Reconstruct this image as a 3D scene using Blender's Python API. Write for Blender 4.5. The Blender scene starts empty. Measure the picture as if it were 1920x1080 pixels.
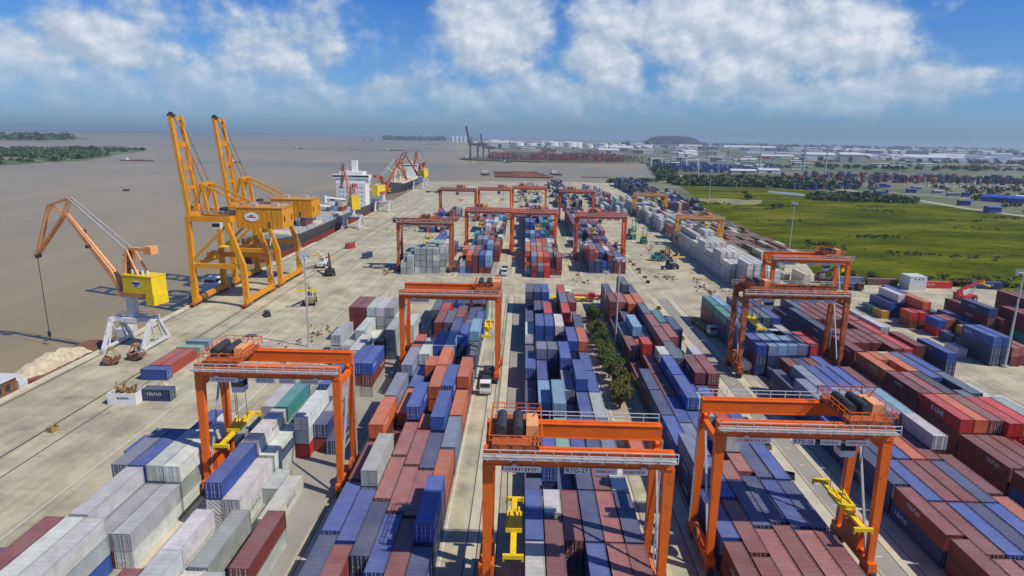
import bpy, bmesh, math, random
import numpy as np
from mathutils import Vector, Matrix
random.seed(7)
rng = np.random.RandomState(7)
R = math.radians
scene = bpy.context.scene
COL = scene.collection

# ------------------------------------------------------------------ camera, world, sun, exposure
CAM_H = 56.0
cam_d = bpy.data.cameras.new('camera')
cam = bpy.data.objects.new('camera', cam_d); COL.objects.link(cam)
cx = Vector((0.99961444, 0.02027238, 0.01897371))
cy = Vector((0.02312505, -0.22959888, -0.97301058))
cf = Vector((-0.0153689, 0.97307419, -0.22997916))
m = Matrix.Identity(4)
for i in range(3):
    m[i][0] = cx[i]; m[i][1] = -cy[i]; m[i][2] = -cf[i]
m[2][3] = CAM_H
cam.matrix_world = m
cam_d.sensor_width = 36.0; cam_d.lens = 22.5
cam_d.clip_start = 1.0; cam_d.clip_end = 80000.0
scene.camera = cam
scene.view_settings.view_transform = 'Standard'
scene.view_settings.look = 'None'
scene.view_settings.gamma = 1.0
scene.view_settings.use_curve_mapping = False
scene.view_settings.exposure = 0.0

SUN_EL, SUN_AZ = R(50), R(-23)          # azimuth measured from +x towards +y
sdir = Vector((math.cos(SUN_EL)*math.cos(SUN_AZ), math.cos(SUN_EL)*math.sin(SUN_AZ), math.sin(SUN_EL)))
sun_d = bpy.data.lights.new('sun', 'SUN'); sun_d.energy = 4.4; sun_d.angle = R(0.55); sun_d.color = (1.0, 0.93, 0.80)
sun = bpy.data.objects.new('sun', sun_d); COL.objects.link(sun)
sun.rotation_euler = sdir.to_track_quat('Z', 'Y').to_euler(); sun.location = (0, 0, 200)

def build_world():
    w = bpy.data.worlds.new('World'); scene.world = w; w.use_nodes = True
    nt = w.node_tree; N = nt.nodes; L = nt.links; N.clear()
    out = N.new('ShaderNodeOutputWorld'); bg = N.new('ShaderNodeBackground'); bg.inputs['Strength'].default_value = 0.085
    L.new(bg.outputs[0], out.inputs[0])
    sky = N.new('ShaderNodeTexSky'); sky.sky_type = 'NISHITA'; sky.sun_disc = False
    sky.sun_elevation = SUN_EL; sky.sun_rotation = math.pi/2 - SUN_AZ
    sky.altitude = 50; sky.air_density = 1.0; sky.dust_density = 0.6; sky.ozone_density = 3.0
    tc = N.new('ShaderNodeTexCoord')
    def math_(op, a, b=None, c=None, clamp=False):
        n = N.new('ShaderNodeMath'); n.operation = op; n.use_clamp = clamp
        for i, v in enumerate((a, b, c)):
            if v is None: continue
            if isinstance(v, (int, float)): n.inputs[i].default_value = v
            else: L.new(v, n.inputs[i])
        return n.outputs[0]
    sep = N.new('ShaderNodeSeparateXYZ'); L.new(tc.outputs['Generated'], sep.inputs[0])
    X, Y, Z = sep.outputs
    az = math_('ARCTAN2', X, Y); el = math_('ARCSINE', Z)
    # blue deepening with elevation, milky towards the horizon
    deep = N.new('ShaderNodeValToRGB'); r = deep.color_ramp
    r.elements[0].position = 0.0; r.elements[0].color = (0.48, 0.79, 1.38, 1)
    r.elements[1].position = 1.0; r.elements[1].color = (0.34, 0.68, 1.25, 1)
    e = r.elements.new(0.28); e.color = (0.46, 0.80, 1.32, 1)
    e = r.elements.new(0.55); e.color = (0.27, 0.68, 1.36, 1)
    t = math_('MULTIPLY', el, 1/0.38, clamp=True); L.new(t, deep.inputs[0])
    mul = N.new('ShaderNodeMixRGB'); mul.blend_type = 'MULTIPLY'; mul.inputs[0].default_value = 1
    L.new(sky.outputs[0], mul.inputs[1]); L.new(deep.outputs[0], mul.inputs[2])
    # cloud field on azimuth / elevation
    cb = N.new('ShaderNodeCombineXYZ')
    L.new(math_('MULTIPLY', az, 1.0), cb.inputs[0]); L.new(math_('MULTIPLY', el, 1.25), cb.inputs[1])
    def noise(scale, detail, rough, vec=None, off=None):
        n = N.new('ShaderNodeTexNoise'); n.noise_dimensions = '3D'
        n.inputs['Scale'].default_value = scale; n.inputs['Detail'].default_value = detail; n.inputs['Roughness'].default_value = rough
        v = vec or cb.outputs[0]
        if off:
            a = N.new('ShaderNodeVectorMath'); a.operation = 'ADD'; L.new(v, a.inputs[0]); a.inputs[1].default_value = off; v = a.outputs[0]
        L.new(v, n.inputs['Vector']); return n.outputs['Fac']
    big = noise(4.2, 3, 0.5, off=(3.1, 0.4, 0)); fine = noise(15, 10, 0.57)
    fine2 = noise(15, 10, 0.57, off=(0.009, 0.013, 0))      # sampled towards the sun: relief of the billows
    # masses (azimuth, elevation, half width, half height, weight)
    acc = None
    for (a, h, wa, wh, wt) in CLOUDS:
        da = math_('DIVIDE', math_('SUBTRACT', az, a), wa); dh = math_('DIVIDE', math_('SUBTRACT', el, h), wh)
        d = math_('SQRT', math_('ADD', math_('MULTIPLY', da, da), math_('MULTIPLY', dh, dh)))
        v = math_('MULTIPLY', math_('SUBTRACT', 1.25, d), wt)
        acc = v if acc is None else math_('MAXIMUM', acc, v)
    acc = math_('MAXIMUM', acc, -1.3)
    # elsewhere in the sky the same broken cumulus, from the broad noise
    away = math_('MULTIPLY', math_('SUBTRACT', math_('ABSOLUTE', az), 0.75), 6, clamp=True)
    high = math_('MULTIPLY', math_('SUBTRACT', el, 0.30), 8, clamp=True)
    elsew = math_('MULTIPLY', math_('MAXIMUM', away, high), math_('MULTIPLY', math_('SUBTRACT', big, 0.56), 7))
    acc = math_('ADD', acc, elsew)
    dens = math_('ADD', math_('MULTIPLY', acc, 0.80), math_('MULTIPLY', math_('SUBTRACT', fine, 0.5), 2.2))
    dens = math_('ADD', dens, math_('MULTIPLY', math_('SUBTRACT', big, 0.5), 1.2))
    cov = N.new('ShaderNodeMapRange'); cov.interpolation_type = 'SMOOTHSTEP'; L.new(dens, cov.inputs[0])
    cov.inputs[1].default_value = -0.24; cov.inputs[2].default_value = 0.52; cov.inputs[3].default_value = 0; cov.inputs[4].default_value = 0.93
    # whiteness: billow relief + density, greyer low down
    rel = math_('MULTIPLY', math_('SUBTRACT', fine, fine2), 2.6)
    br = math_('ADD', math_('ADD', math_('MULTIPLY', dens, 0.36), rel), math_('MULTIPLY', el, 1.1))
    cr = N.new('ShaderNodeValToRGB'); c = cr.color_ramp
    c.elements[0].position = 0.0; c.elements[0].color = (4.9, 6.0, 7.4, 1)
    c.elements[1].position = 0.85; c.elements[1].color = (9.0, 9.6, 10.4, 1)
    e = c.elements.new(0.4); e.color = (6.4, 7.4, 8.7, 1)
    L.new(br, cr.inputs[0])
    lowfade = N.new('ShaderNodeMapRange'); L.new(el, lowfade.inputs[0])
    lowfade.inputs[1].default_value = 0.012; lowfade.inputs[2].default_value = 0.085; lowfade.inputs[3].default_value = 0.0; lowfade.inputs[4].default_value = 1.0
    mx = N.new('ShaderNodeMixRGB'); L.new(math_('MULTIPLY', cov.outputs[0], lowfade.outputs[0]), mx.inputs[0])
    L.new(mul.outputs[0], mx.inputs[1]); L.new(cr.outputs[0], mx.inputs[2])
    L.new(mx.outputs[0], bg.inputs[0])
def px_dir(px, py):
    d = cf*1200 + cx*(px-960) + cy*(py-540); d.normalize()
    return math.atan2(d.x, d.y), math.asin(d.z)
# sky masses: (azimuth rad, elevation rad, half width rad, half height rad, weight)
CLOUDS = [(-0.568, 0.108, 0.088, 0.042, 1.25), (-0.639, 0.08, 0.096, 0.049, 0.8), (-0.355, 0.124, 0.12, 0.057, 0.75), (-0.441, 0.057, 0.264, 0.037, 0.5), (-0.05, 0.148, 0.084, 0.065, 1.35), (0.111, 0.11, 0.058, 0.047, 1.25), (0.066, 0.065, 0.136, 0.037, 0.75), (0.18, 0.167, 0.088, 0.045, 0.95), (0.258, 0.162, 0.184, 0.054, 1.15), (0.449, 0.135, 0.072, 0.054, 1.35), (0.306, 0.102, 0.06, 0.031, 1.3), (0.272, 0.077, 0.096, 0.024, 0.8), (0.386, 0.061, 0.048, 0.014, 1.1), (0.494, 0.071, 0.096, 0.029, 1.05), (0.447, 0.051, 0.072, 0.013, 0.8), (-0.195, 0.059, 0.056, 0.024, 0.7), (-0.101, 0.058, 0.072, 0.02, 0.7), (-0.515, 0.141, 0.048, 0.033, 0.8)]
build_world()

# ------------------------------------------------------------------ helpers
def tag(o, label=None, cat=None, group=None, kind=None):
    if label: o['label'] = label
    if cat: o['category'] = cat
    if group: o['group'] = group
    if kind: o['kind'] = kind
    return o
def empty(name, loc=(0, 0, 0), rz=0, label=None, cat=None, group=None):
    o = bpy.data.objects.new(name, None); COL.objects.link(o); o.empty_display_size = 1
    o.location = loc; o.rotation_euler = (0, 0, rz)
    return tag(o, label, cat, group)
def inst(name, me, parent=None, loc=(0, 0, 0), rot=(0, 0, 0), scale=(1, 1, 1), color=None):
    o = bpy.data.objects.new(name, me); COL.objects.link(o)
    if parent: o.parent = parent
    o.location = loc; o.rotation_euler = rot; o.scale = scale
    if color: o.color = (*color[:3], 1)
    return o
class MB:
    def __init__(s): s.v = []; s.f = []; s.mi = []
    def add(s, v, f, mi=0):
        b = len(s.v); s.v += [tuple(p) for p in v]
        for q in f: s.f.append(tuple(b+i for i in q)); s.mi.append(mi)
    def box(s, x0, x1, y0, y1, z0, z1, mi=0):
        s.add([(x0,y0,z0),(x1,y0,z0),(x1,y1,z0),(x0,y1,z0),(x0,y0,z1),(x1,y0,z1),(x1,y1,z1),(x0,y1,z1)],
              [(0,3,2,1),(4,5,6,7),(0,1,5,4),(1,2,6,5),(2,3,7,6),(3,0,4,7)], mi)
    def bar(s, a, b, w, h=None, mi=0, w2=None, h2=None):
        a = Vector(a); b = Vector(b); h = h or w; w2 = w2 or w; h2 = h2 or h
        d = (b-a).normalized(); up = Vector((0,0,1)) if abs(d.z) < 0.95 else Vector((0,1,0))
        sx = d.cross(up).normalized(); sy = sx.cross(d).normalized()
        v = []
        for p, ww, hh in ((a, w, h), (b, w2, h2)):
            for i, j in ((-1,-1),(1,-1),(1,1),(-1,1)): v.append(p + sx*(i*ww/2) + sy*(j*hh/2))
        s.add(v, [(0,3,2,1),(4,5,6,7),(0,1,5,4),(1,2,6,5),(2,3,7,6),(3,0,4,7)], mi)
    def cyl(s, a, b, r, n=10, mi=0, r2=None, caps=True):
        a = Vector(a); b = Vector(b); r2 = r if r2 is None else r2
        d = (b-a).normalized(); up = Vector((0,0,1)) if abs(d.z) < 0.95 else Vector((0,1,0))
        sx = d.cross(up).normalized(); sy = sx.cross(d).normalized(); v = []
        for p, rr in ((a, r), (b, r2)):
            for i in range(n):
                t = 2*math.pi*i/n; v.append(p + sx*(math.cos(t)*rr) + sy*(math.sin(t)*rr))
        f = [(i, (i+1) % n, n+(i+1) % n, n+i) for i in range(n)]
        if caps: f += [tuple(range(n-1, -1, -1)), tuple(range(n, 2*n))]
        s.add(v, f, mi)
    def prism(s, poly, z0, z1, mi=0, bottom=True):
        n = len(poly)
        v = [(p[0], p[1], z0) for p in poly] + [(p[0], p[1], z1) for p in poly]
        f = [(i, (i+1) % n, n+(i+1) % n, n+i) for i in range(n)] + [tuple(range(n, 2*n))]
        if bottom: f.append(tuple(range(n-1, -1, -1)))
        s.add(v, f, mi)
    def sphere(s, c, r, seg=8, rings=5, mi=0, sz=1.0, half=False):
        v = []; f = []
        for j in range(rings+1):
            ph = (math.pi/2 if half else math.pi)*j/rings
            for i in range(seg):
                t = 2*math.pi*i/seg
                v.append((c[0]+r*math.sin(ph)*math.cos(t), c[1]+r*math.sin(ph)*math.sin(t), c[2]+r*sz*math.cos(ph)))
        for j in range(rings):
            for i in range(seg):
                a = j*seg+i; b = j*seg+(i+1) % seg; f.append((a, a+seg, b+seg, b))
        s.add(v, f, mi)
    def rail(s, pts, h=1.1, step=1.8, t=0.06, mi=0):
        for a, b in zip(pts[:-1], pts[1:]):
            a = Vector(a); b = Vector(b); n = max(1, int((b-a).length/step))
            for k in (h, h*0.55): s.bar(a+Vector((0,0,k)), b+Vector((0,0,k)), t, mi=mi)
            for i in range(n+1):
                p = a.lerp(b, i/n); s.bar(p, p+Vector((0,0,h)), t, mi=mi)
    def mesh(s, name, mats, smooth=False):
        me = bpy.data.meshes.new(name); me.from_pydata(s.v, [], s.f)
        for mm in (mats if isinstance(mats, (list, tuple)) else [mats]): me.materials.append(mm)
        if any(s.mi): me.polygons.foreach_set('material_index', s.mi)
        if smooth: me.polygons.foreach_set('use_smooth', [True]*len(s.f))
        me.update(); return me
    def build(s, name, mats, parent=None, loc=(0,0,0), rot=(0,0,0), smooth=False):
        return inst(name, s.mesh(name, mats, smooth), parent, loc, rot)
CACHE = {}
def cached(key, fn):
    if key not in CACHE: CACHE[key] = fn()
    return CACHE[key]

# ------------------------------------------------------------------ materials
def new_mat(name):
    mt = bpy.data.materials.new(name); mt.use_nodes = True
    nt = mt.node_tree; b = nt.nodes['Principled BSDF']; return mt, nt, b
def nnode(nt, scale, detail=4, rough=0.55, coord='Object', mscale=None):
    tc = nt.nodes.new('ShaderNodeTexCoord'); n = nt.nodes.new('ShaderNodeTexNoise')
    n.inputs['Scale'].default_value = scale; n.inputs['Detail'].default_value = detail; n.inputs['Roughness'].default_value = rough
    if coord == 'World':
        g = nt.nodes.new('ShaderNodeNewGeometry'); src = g.outputs['Position']
    else: src = tc.outputs[coord]
    if mscale:
        mp = nt.nodes.new('ShaderNodeMapping'); mp.inputs['Scale'].default_value = mscale; nt.links.new(src, mp.inputs[0]); src = mp.outputs[0]
    nt.links.new(src, n.inputs['Vector']); return n.outputs['Fac']
def ramp(nt, fac, stops):
    r = nt.nodes.new('ShaderNodeValToRGB'); c = r.color_ramp
    c.elements[0].position = stops[0][0]; c.elements[0].color = (*stops[0][1], 1)
    c.elements[1].position = stops[-1][0]; c.elements[1].color = (*stops[-1][1], 1)
    for p, col in stops[1:-1]:
        e = c.elements.new(p); e.color = (*col, 1)
    nt.links.new(fac, r.inputs[0]); return r.outputs[0]
def mixc(nt, a, b, fac, mode='MIX'):
    m_ = nt.nodes.new('ShaderNodeMixRGB'); m_.blend_type = mode
    for i, v in ((0, fac), (1, a), (2, b)):
        if isinstance(v, (int, float)): m_.inputs[i].default_value = v
        elif isinstance(v, tuple): m_.inputs[i].default_value = (*v, 1)
        else: nt.links.new(v, m_.inputs[i])
    return m_.outputs[0]
def simple(name, col, rough=0.6, metal=0.0, var=0.18, scale=1.2, rust=0.0, rustcol=(0.12, 0.05, 0.025)):
    mt, nt, b = new_mat(name)
    f = nnode(nt, scale, 5, 0.6)
    c = ramp(nt, f, [(0.3, tuple(v*(1-var) for v in col)), (0.7, tuple(min(1, v*(1+var)) for v in col))])
    if rust > 0:
        f2 = nnode(nt, 0.9, 8, 0.7, 'World')
        rf = ramp(nt, f2, [(0.60-rust*0.3, (0, 0, 0)), (0.74-rust*0.3, (1, 1, 1))])
        c = mixc(nt, c, rustcol, rf)
    nt.links.new(c, b.inputs['Base Color'])
    b.inputs['Roughness'].default_value = rough; b.inputs['Metallic'].default_value = metal
    return mt
def container_mat(name, attr):
    mt, nt, b = new_mat(name)
    if attr:
        s = nt.nodes.new('ShaderNodeVertexColor'); s.layer_name = 'Col'; base = s.outputs['Color']
    else:
        s = nt.nodes.new('ShaderNodeObjectInfo'); base = s.outputs['Color']
    f = nnode(nt, 0.55, 6, 0.65, 'World')
    base = mixc(nt, base, ramp(nt, f, [(0.3, (0.72, 0.72, 0.72)), (0.7, (1.1, 1.1, 1.1))]), 1.0, 'MULTIPLY')
    # rust patches
    rf = ramp(nt, nnode(nt, 1.7, 8, 0.75, 'World'), [(0.62, (0, 0, 0)), (0.72, (0.7, 0.7, 0.7))])
    base = mixc(nt, base, (0.13, 0.055, 0.03), rf)
    # dust and chalked paint on what faces up
    g = nt.nodes.new('ShaderNodeNewGeometry'); sp = nt.nodes.new('ShaderNodeSeparateXYZ'); nt.links.new(g.outputs['Normal'], sp.inputs[0])
    up = nt.nodes.new('ShaderNodeMapRange'); up.inputs[1].default_value = 0.7; up.inputs[2].default_value = 1.0; up.inputs[4].default_value = 0.27
    nt.links.new(sp.outputs[2], up.inputs[0])
    dn = nt.nodes.new('ShaderNodeMath'); dn.operation = 'MULTIPLY'; nt.links.new(up.outputs[0], dn.inputs[0])
    nt.links.new(ramp(nt, nnode(nt, 0.25, 5, 0.6, 'World'), [(0.25, (0.35, 0.35, 0.35)), (0.75, (1, 1, 1))]), dn.inputs[1])
    base = mixc(nt, base, (0.42, 0.40, 0.39), dn.outputs[0])
    nt.links.new(base, b.inputs['Base Color']); b.inputs['Roughness'].default_value = 0.55
    if attr:   # corrugation as relief for the far ones
        g2 = nt.nodes.new('ShaderNodeNewGeometry'); w = nt.nodes.new('ShaderNodeTexWave'); w.bands_direction = 'DIAGONAL'
        w.inputs['Scale'].default_value = 0.9; nt.links.new(g2.outputs['Position'], w.inputs['Vector'])
        bp = nt.nodes.new('ShaderNodeBump'); bp.inputs['Distance'].default_value = 0.05; bp.inputs['Strength'].default_value = 0.5
        nt.links.new(w.outputs['Fac'], bp.inputs['Height']); nt.links.new(bp.outputs[0], b.inputs['Normal'])
    return mt
M = {}
M['cont'] = container_mat('container_paint', False)
M['contv'] = container_mat('container_paint_far', True)
M['orange'] = simple('orange_crane_paint', (0.76, 0.135, 0.006), 0.5, 0, 0.10, 0.6, 0.05)
M['orange_old'] = simple('weathered_orange_paint', (0.52, 0.12, 0.025), 0.65, 0, 0.22, 0.9, 0.45)
M['orange_red'] = simple('red_orange_paint', (0.62, 0.085, 0.02), 0.55, 0, 0.15, 0.7, 0.15)
M['orange_dark'] = simple('oily_orange_paint', (0.42, 0.10, 0.025), 0.6, 0, 0.3, 2.0, 0.25)
M['sts'] = simple('yellow_crane_paint', (0.68, 0.29, 0.010), 0.5, 0, 0.12, 0.5, 0.06)
M['yellow'] = simple('bright_yellow_paint', (0.80, 0.56, 0.01), 0.5, 0, 0.12, 0.8, 0.05)
M['jib'] = simple('pale_orange_paint', (0.80, 0.36, 0.14), 0.55, 0, 0.12, 0.6, 0.06)
M['jibred'] = simple('red_jib_paint', (0.45, 0.10, 0.05), 0.55, 0, 0.15, 0.6, 0.12)
M['grey'] = simple('grey_steel', (0.42, 0.43, 0.44), 0.55, 0.1, 0.15, 0.8, 0.08)
M['lgrey'] = simple('light_grey_paint', (0.60, 0.61, 0.62), 0.5, 0, 0.10, 0.8, 0.06)
M['dark'] = simple('dark_steel', (0.045, 0.045, 0.05), 0.6, 0.2, 0.3, 1.5)
M['rubber'] = simple('rubber', (0.02, 0.02, 0.02), 0.85, 0, 0.2, 3)
M['white'] = simple('white_paint', (0.76, 0.76, 0.74), 0.45, 0, 0.06, 0.7, 0.03)
M['cream'] = simple('cream_paint', (0.66, 0.58, 0.40), 0.5, 0, 0.1, 0.7, 0.08)
M['galv'] = simple('galvanised_steel', (0.55, 0.55, 0.55), 0.45, 0.4, 0.1, 1.0)
M['glass'] = simple('dark_glass', (0.02, 0.03, 0.04), 0.12, 0, 0.1, 1)
M['hull'] = simple('dark_hull_paint', (0.045, 0.045, 0.06), 0.5, 0, 0.25, 0.15, 0.12)
M['hullred'] = simple('red_hull_paint', (0.24, 0.05, 0.035), 0.6, 0, 0.25, 0.15, 0.15)
M['deckgreen'] = simple('deck_grey_green', (0.16, 0.20, 0.18), 0.7, 0, 0.3, 0.3)
M['green'] = simple('green_machine_paint', (0.03, 0.30, 0.20), 0.5, 0, 0.15, 1, 0.05)
M['red'] = simple('red_paint', (0.50, 0.03, 0.03), 0.5, 0, 0.15, 1, 0.04)
M['blue'] = simple('blue_paint', (0.04, 0.09, 0.42), 0.5, 0, 0.15, 1, 0.04)
M['rust'] = simple('rusty_steel', (0.19, 0.085, 0.045), 0.8, 0, 0.4, 1.2)
M['sand'] = simple('piled_sand', (0.50, 0.42, 0.30), 0.95, 0, 0.3, 0.8)
M['bark'] = simple('bark', (0.10, 0.075, 0.05), 0.9, 0, 0.3, 2)
M['concrete'] = simple('light_concrete', (0.50, 0.455, 0.34), 0.85, 0, 0.16, 0.25)
M['kerb'] = simple('pale_coping_concrete', (0.56, 0.50, 0.39), 0.85, 0, 0.2, 0.4)
M['asphalt'] = simple('dark_block_paving', (0.20, 0.19, 0.18), 0.9, 0, 0.22, 0.12)
M['bandgrey'] = simple('worn_paint_marking', (0.62, 0.60, 0.56), 0.8, 0, 0.2, 0.8)
M['groove'] = simple('crane_rail_groove', (0.10, 0.085, 0.07), 0.8, 0.2, 0.3, 0.6)
M['farpurple'] = simple('far_crane_paint', (0.14, 0.10, 0.17), 0.7)
M['scrap'] = simple('brown_cargo', (0.30, 0.19, 0.08), 0.9, 0, 0.5, 2.0)
def leaf_mat(name, a, b_, scale=0.6):
    mt, nt, b = new_mat(name)
    c = ramp(nt, nnode(nt, scale, 3, 0.6, 'World'), [(0.3, a), (0.7, b_)])
    nt.links.new(c, b.inputs['Base Color']); b.inputs['Roughness'].default_value = 0.75
    b.inputs['Specular IOR Level'].default_value = 0.2
    return mt
M['leaf'] = leaf_mat('leaves', (0.045, 0.085, 0.018), (0.12, 0.17, 0.040))
M['leafdry'] = leaf_mat('dry_leaves', (0.10, 0.10, 0.02), (0.17, 0.15, 0.04))
M['leaffar'] = leaf_mat('far_leaves', (0.045, 0.085, 0.030), (0.10, 0.15, 0.050), 0.05)

def ground_mats():
    # port pavement
    mt, nt, b = new_mat('port_pavement')
    big = nnode(nt, 0.012, 6, 0.6, 'World'); mid = nnode(nt, 0.11, 7, 0.65, 'World'); st = nnode(nt, 0.10, 7, 0.7, 'World', (1.0, 0.10, 1.0))
    c = ramp(nt, big, [(0.30, (0.46, 0.415, 0.29)), (0.55, (0.545, 0.495, 0.345)), (0.8, (0.61, 0.545, 0.375))])
    c = mixc(nt, c, ramp(nt, mid, [(0.30, (0.58, 0.585, 0.60)), (0.60, (1.05, 1.05, 1.04))]), 1.0, 'MULTIPLY')
    trk = nnode(nt, 1.1, 5, 0.6, 'World', (0.55, 0.012, 1.0))
    c = mixc(nt, c, ramp(nt, trk, [(0.34, (0.70, 0.69, 0.68)), (0.56, (1.0, 1.0, 1.0))]), 0.45, 'MULTIPLY')
    c = mixc(nt, c, ramp(nt, st, [(0.30, (0.70, 0.68, 0.66)), (0.52, (1.0, 1.0, 1.0))]), 0.75, 'MULTIPLY')
    oil = ramp(nt, nnode(nt, 0.13, 10, 0.78, 'World'), [(0.55, (0, 0, 0)), (0.68, (0.65, 0.65, 0.65))])
    c = mixc(nt, c, (0.13, 0.115, 0.10), oil)
    br = nt.nodes.new('ShaderNodeTexBrick'); gg = nt.nodes.new('ShaderNodeNewGeometry'); nt.links.new(gg.outputs['Position'], br.inputs['Vector'])
    br.offset = 0; br.inputs['Scale'].default_value = 1.0; br.inputs['Brick Width'].default_value = 7.0; br.inputs['Row Height'].default_value = 9.0; br.inputs['Mortar Size'].default_value = 0.05
    br.inputs['Color1'].default_value = (1.0, 1.0, 1.0, 1); br.inputs['Color2'].default_value = (0.90, 0.90, 0.91, 1); br.inputs['Mortar'].default_value = (0.62, 0.6, 0.58, 1)
    c = mixc(nt, c, br.outputs['Color'], 0.85, 'MULTIPLY')
    nt.links.new(c, b.inputs['Base Color']); b.inputs['Roughness'].default_value = 0.88
    M['pave'] = mt
    # block paving between the crane runways
    mt, nt, b = new_mat('yard_surface')
    c = ramp(nt, nnode(nt, 0.07, 7, 0.65, 'World'), [(0.3, (0.24, 0.225, 0.20)), (0.65, (0.33, 0.31, 0.27))])
    nt.links.new(c, b.inputs['Base Color']); b.inputs['Roughness'].default_value = 0.9; M['yard'] = mt
    # muddy river
    mt, nt, b = new_mat('muddy_water')
    c = ramp(nt, nnode(nt, 0.0016, 5, 0.55, 'World', (1, 0.35, 1)), [(0.3, (0.272, 0.202, 0.088)), (0.7, (0.33, 0.256, 0.124))])
    band = ramp(nt, nnode(nt, 0.0009, 4, 0.5, 'World', (0.35, 1.6, 1)), [(0.47, (1, 1, 1)), (0.60, (0.70, 0.78, 0.95))])
    c = mixc(nt, c, band, 1.0, 'MULTIPLY')
    nt.links.new(c, b.inputs['Base Color']); b.inputs['Roughness'].default_value = 0.33; b.inputs['IOR'].default_value = 1.33
    b.inputs['Specular IOR Level'].default_value = 0.35
    silt = ramp(nt, nnode(nt, 0.012, 8, 0.7, 'World', (1.6, 0.25, 1)), [(0.35, (0.86, 0.87, 0.88)), (0.65, (1.10, 1.08, 1.04))])
    c = mixc(nt, c, silt, 1.0, 'MULTIPLY'); nt.links.new(c, b.inputs['Base Color'])
    bp = nt.nodes.new('ShaderNodeBump'); bp.inputs['Strength'].default_value = 0.5; bp.inputs['Distance'].default_value = 0.3
    nt.links.new(nnode(nt, 0.35, 6, 0.6, 'World'), bp.inputs['Height']); nt.links.new(bp.outputs[0], b.inputs['Normal'])
    M['water'] = mt
    mt, nt, b = new_mat('pond_water'); b.inputs['Base Color'].default_value = (0.22, 0.27, 0.33, 1); b.inputs['Roughness'].default_value = 0.3; M['pond'] = mt
    # grass field
    mt, nt, b = new_mat('field_grass')
    c = ramp(nt, nnode(nt, 0.022, 6, 0.62, 'World', (0.55, 1.3, 1)), [(0.32, (0.036, 0.055, 0.006)), (0.46, (0.070, 0.088, 0.007)), (0.58, (0.118, 0.135, 0.010)), (0.72, (0.20, 0.175, 0.045))])
    c = mixc(nt, c, ramp(nt, nnode(nt, 0.10, 8, 0.72, 'World', (0.7, 1.2, 1)), [(0.32, (0.66, 0.70, 0.62)), (0.66, (1.35, 1.3, 1.2))]), 1.0, 'MULTIPLY')
    dry = ramp(nt, nnode(nt, 0.045, 9, 0.72, 'World', (0.45, 1.2, 1)), [(0.56, (0, 0, 0)), (0.68, (0.75, 0.75, 0.75))])
    c = mixc(nt, c, (0.20, 0.185, 0.065), dry)
    wet = ramp(nt, nnode(nt, 0.035, 9, 0.7, 'World', (0.4, 1.5, 1)), [(0.32, (0.8, 0.8, 0.8)), (0.42, (0, 0, 0))])
    c = mixc(nt, c, (0.035, 0.055, 0.012), wet)
    nt.links.new(c, b.inputs['Base Color']); b.inputs['Roughness'].default_value = 0.95
    b.inputs['Specular IOR Level'].default_value = 0.0
    bp = nt.nodes.new('ShaderNodeBump'); bp.inputs['Strength'].default_value = 0.8; bp.inputs['Distance'].default_value = 0.6
    nt.links.new(nnode(nt, 0.8, 6, 0.7, 'World'), bp.inputs['Height']); nt.links.new(bp.outputs[0], b.inputs['Normal'])
    M['grass'] = mt
    # general far land
    mt, nt, b = new_mat('open_land')
    c = ramp(nt, nnode(nt, 0.0035, 6, 0.6, 'World', (0.6, 1.0, 1)), [(0.30, (0.065, 0.090, 0.035)), (0.48, (0.115, 0.135, 0.06)), (0.60, (0.20, 0.185, 0.13)), (0.75, (0.30, 0.27, 0.22))])
    c = mixc(nt, c, ramp(nt, nnode(nt, 0.05, 6, 0.7, 'World'), [(0.3, (0.7, 0.7, 0.7)), (0.7, (1.2, 1.2, 1.2))]), 1.0, 'MULTIPLY')
    nt.links.new(c, b.inputs['Base Color']); b.inputs['Roughness'].default_value = 0.95; M['land'] = mt
    M['mud'] = simple('tan_mud', (0.36, 0.31, 0.23), 0.95, 0, 0.2, 0.02)
    M['farmland'] = simple('far_green_fields', (0.10, 0.135, 0.055), 0.95, 0, 0.35, 0.004)
ground_mats()

# ------------------------------------------------------------------ large structure
W = -3.0
def slab(name, poly, z0, z1, mat, label=None):
    mb = MB(); mb.prism(poly, z0, z1); o = mb.build(name, mat); tag(o, label, kind='structure'); return o
def sheet(name, poly, z, mat, label=None):
    mb = MB(); mb.add([(p[0], p[1], z) for p in poly], [tuple(range(len(poly)))]); o = mb.build(name, mat)
    me = o.data
    if me.polygons[0].normal.z < 0: me.flip_normals()
    return tag(o, label, kind='structure')
FAR = 34000
sheet('river_water', [(-FAR, -300), (FAR, -300), (FAR, FAR), (-FAR, FAR)], W, M['water'], 'wide muddy brown river')
slab('open_ground', [(60, -250), (60, 800), (142, 838), (172, 905), (205, 1010), (255, 1250), (318, 1560), (322, 1620), (292, 1650), (40, 1560), (-110, 1600), (-165, 1650), (-160, 1760), (-80, 2250), (-85, 2900),
     (-330, 4400), (-560, 6500), (-1500, 12000), (-3500, FAR), (FAR, FAR), (FAR, -250)], W-0.9, -0.35, M['land'], 'flat far land beyond the terminal')
slab('port_pavement', [(-108.4, -60), (-108.4, 320), (-111.5, 460), (-120, 757), (-124, 800), (-99, 812), (40, 850), (142, 834), (134, 700), (150, 560), (138, 420), (137, 310), (126, 270), (138, 264), (200, 251), (330, 225), (330, -60)], W-0.8, 0.0, M['pave'], 'concrete pavement of the container terminal')
sheet('wharf_end_ground', [(-122.5, 700), (-123.5, 799), (-99, 811), (40, 849), (60, 846), (58, 640), (-30, 640), (-60, 600)], 0.004, M['mud'])
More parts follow.
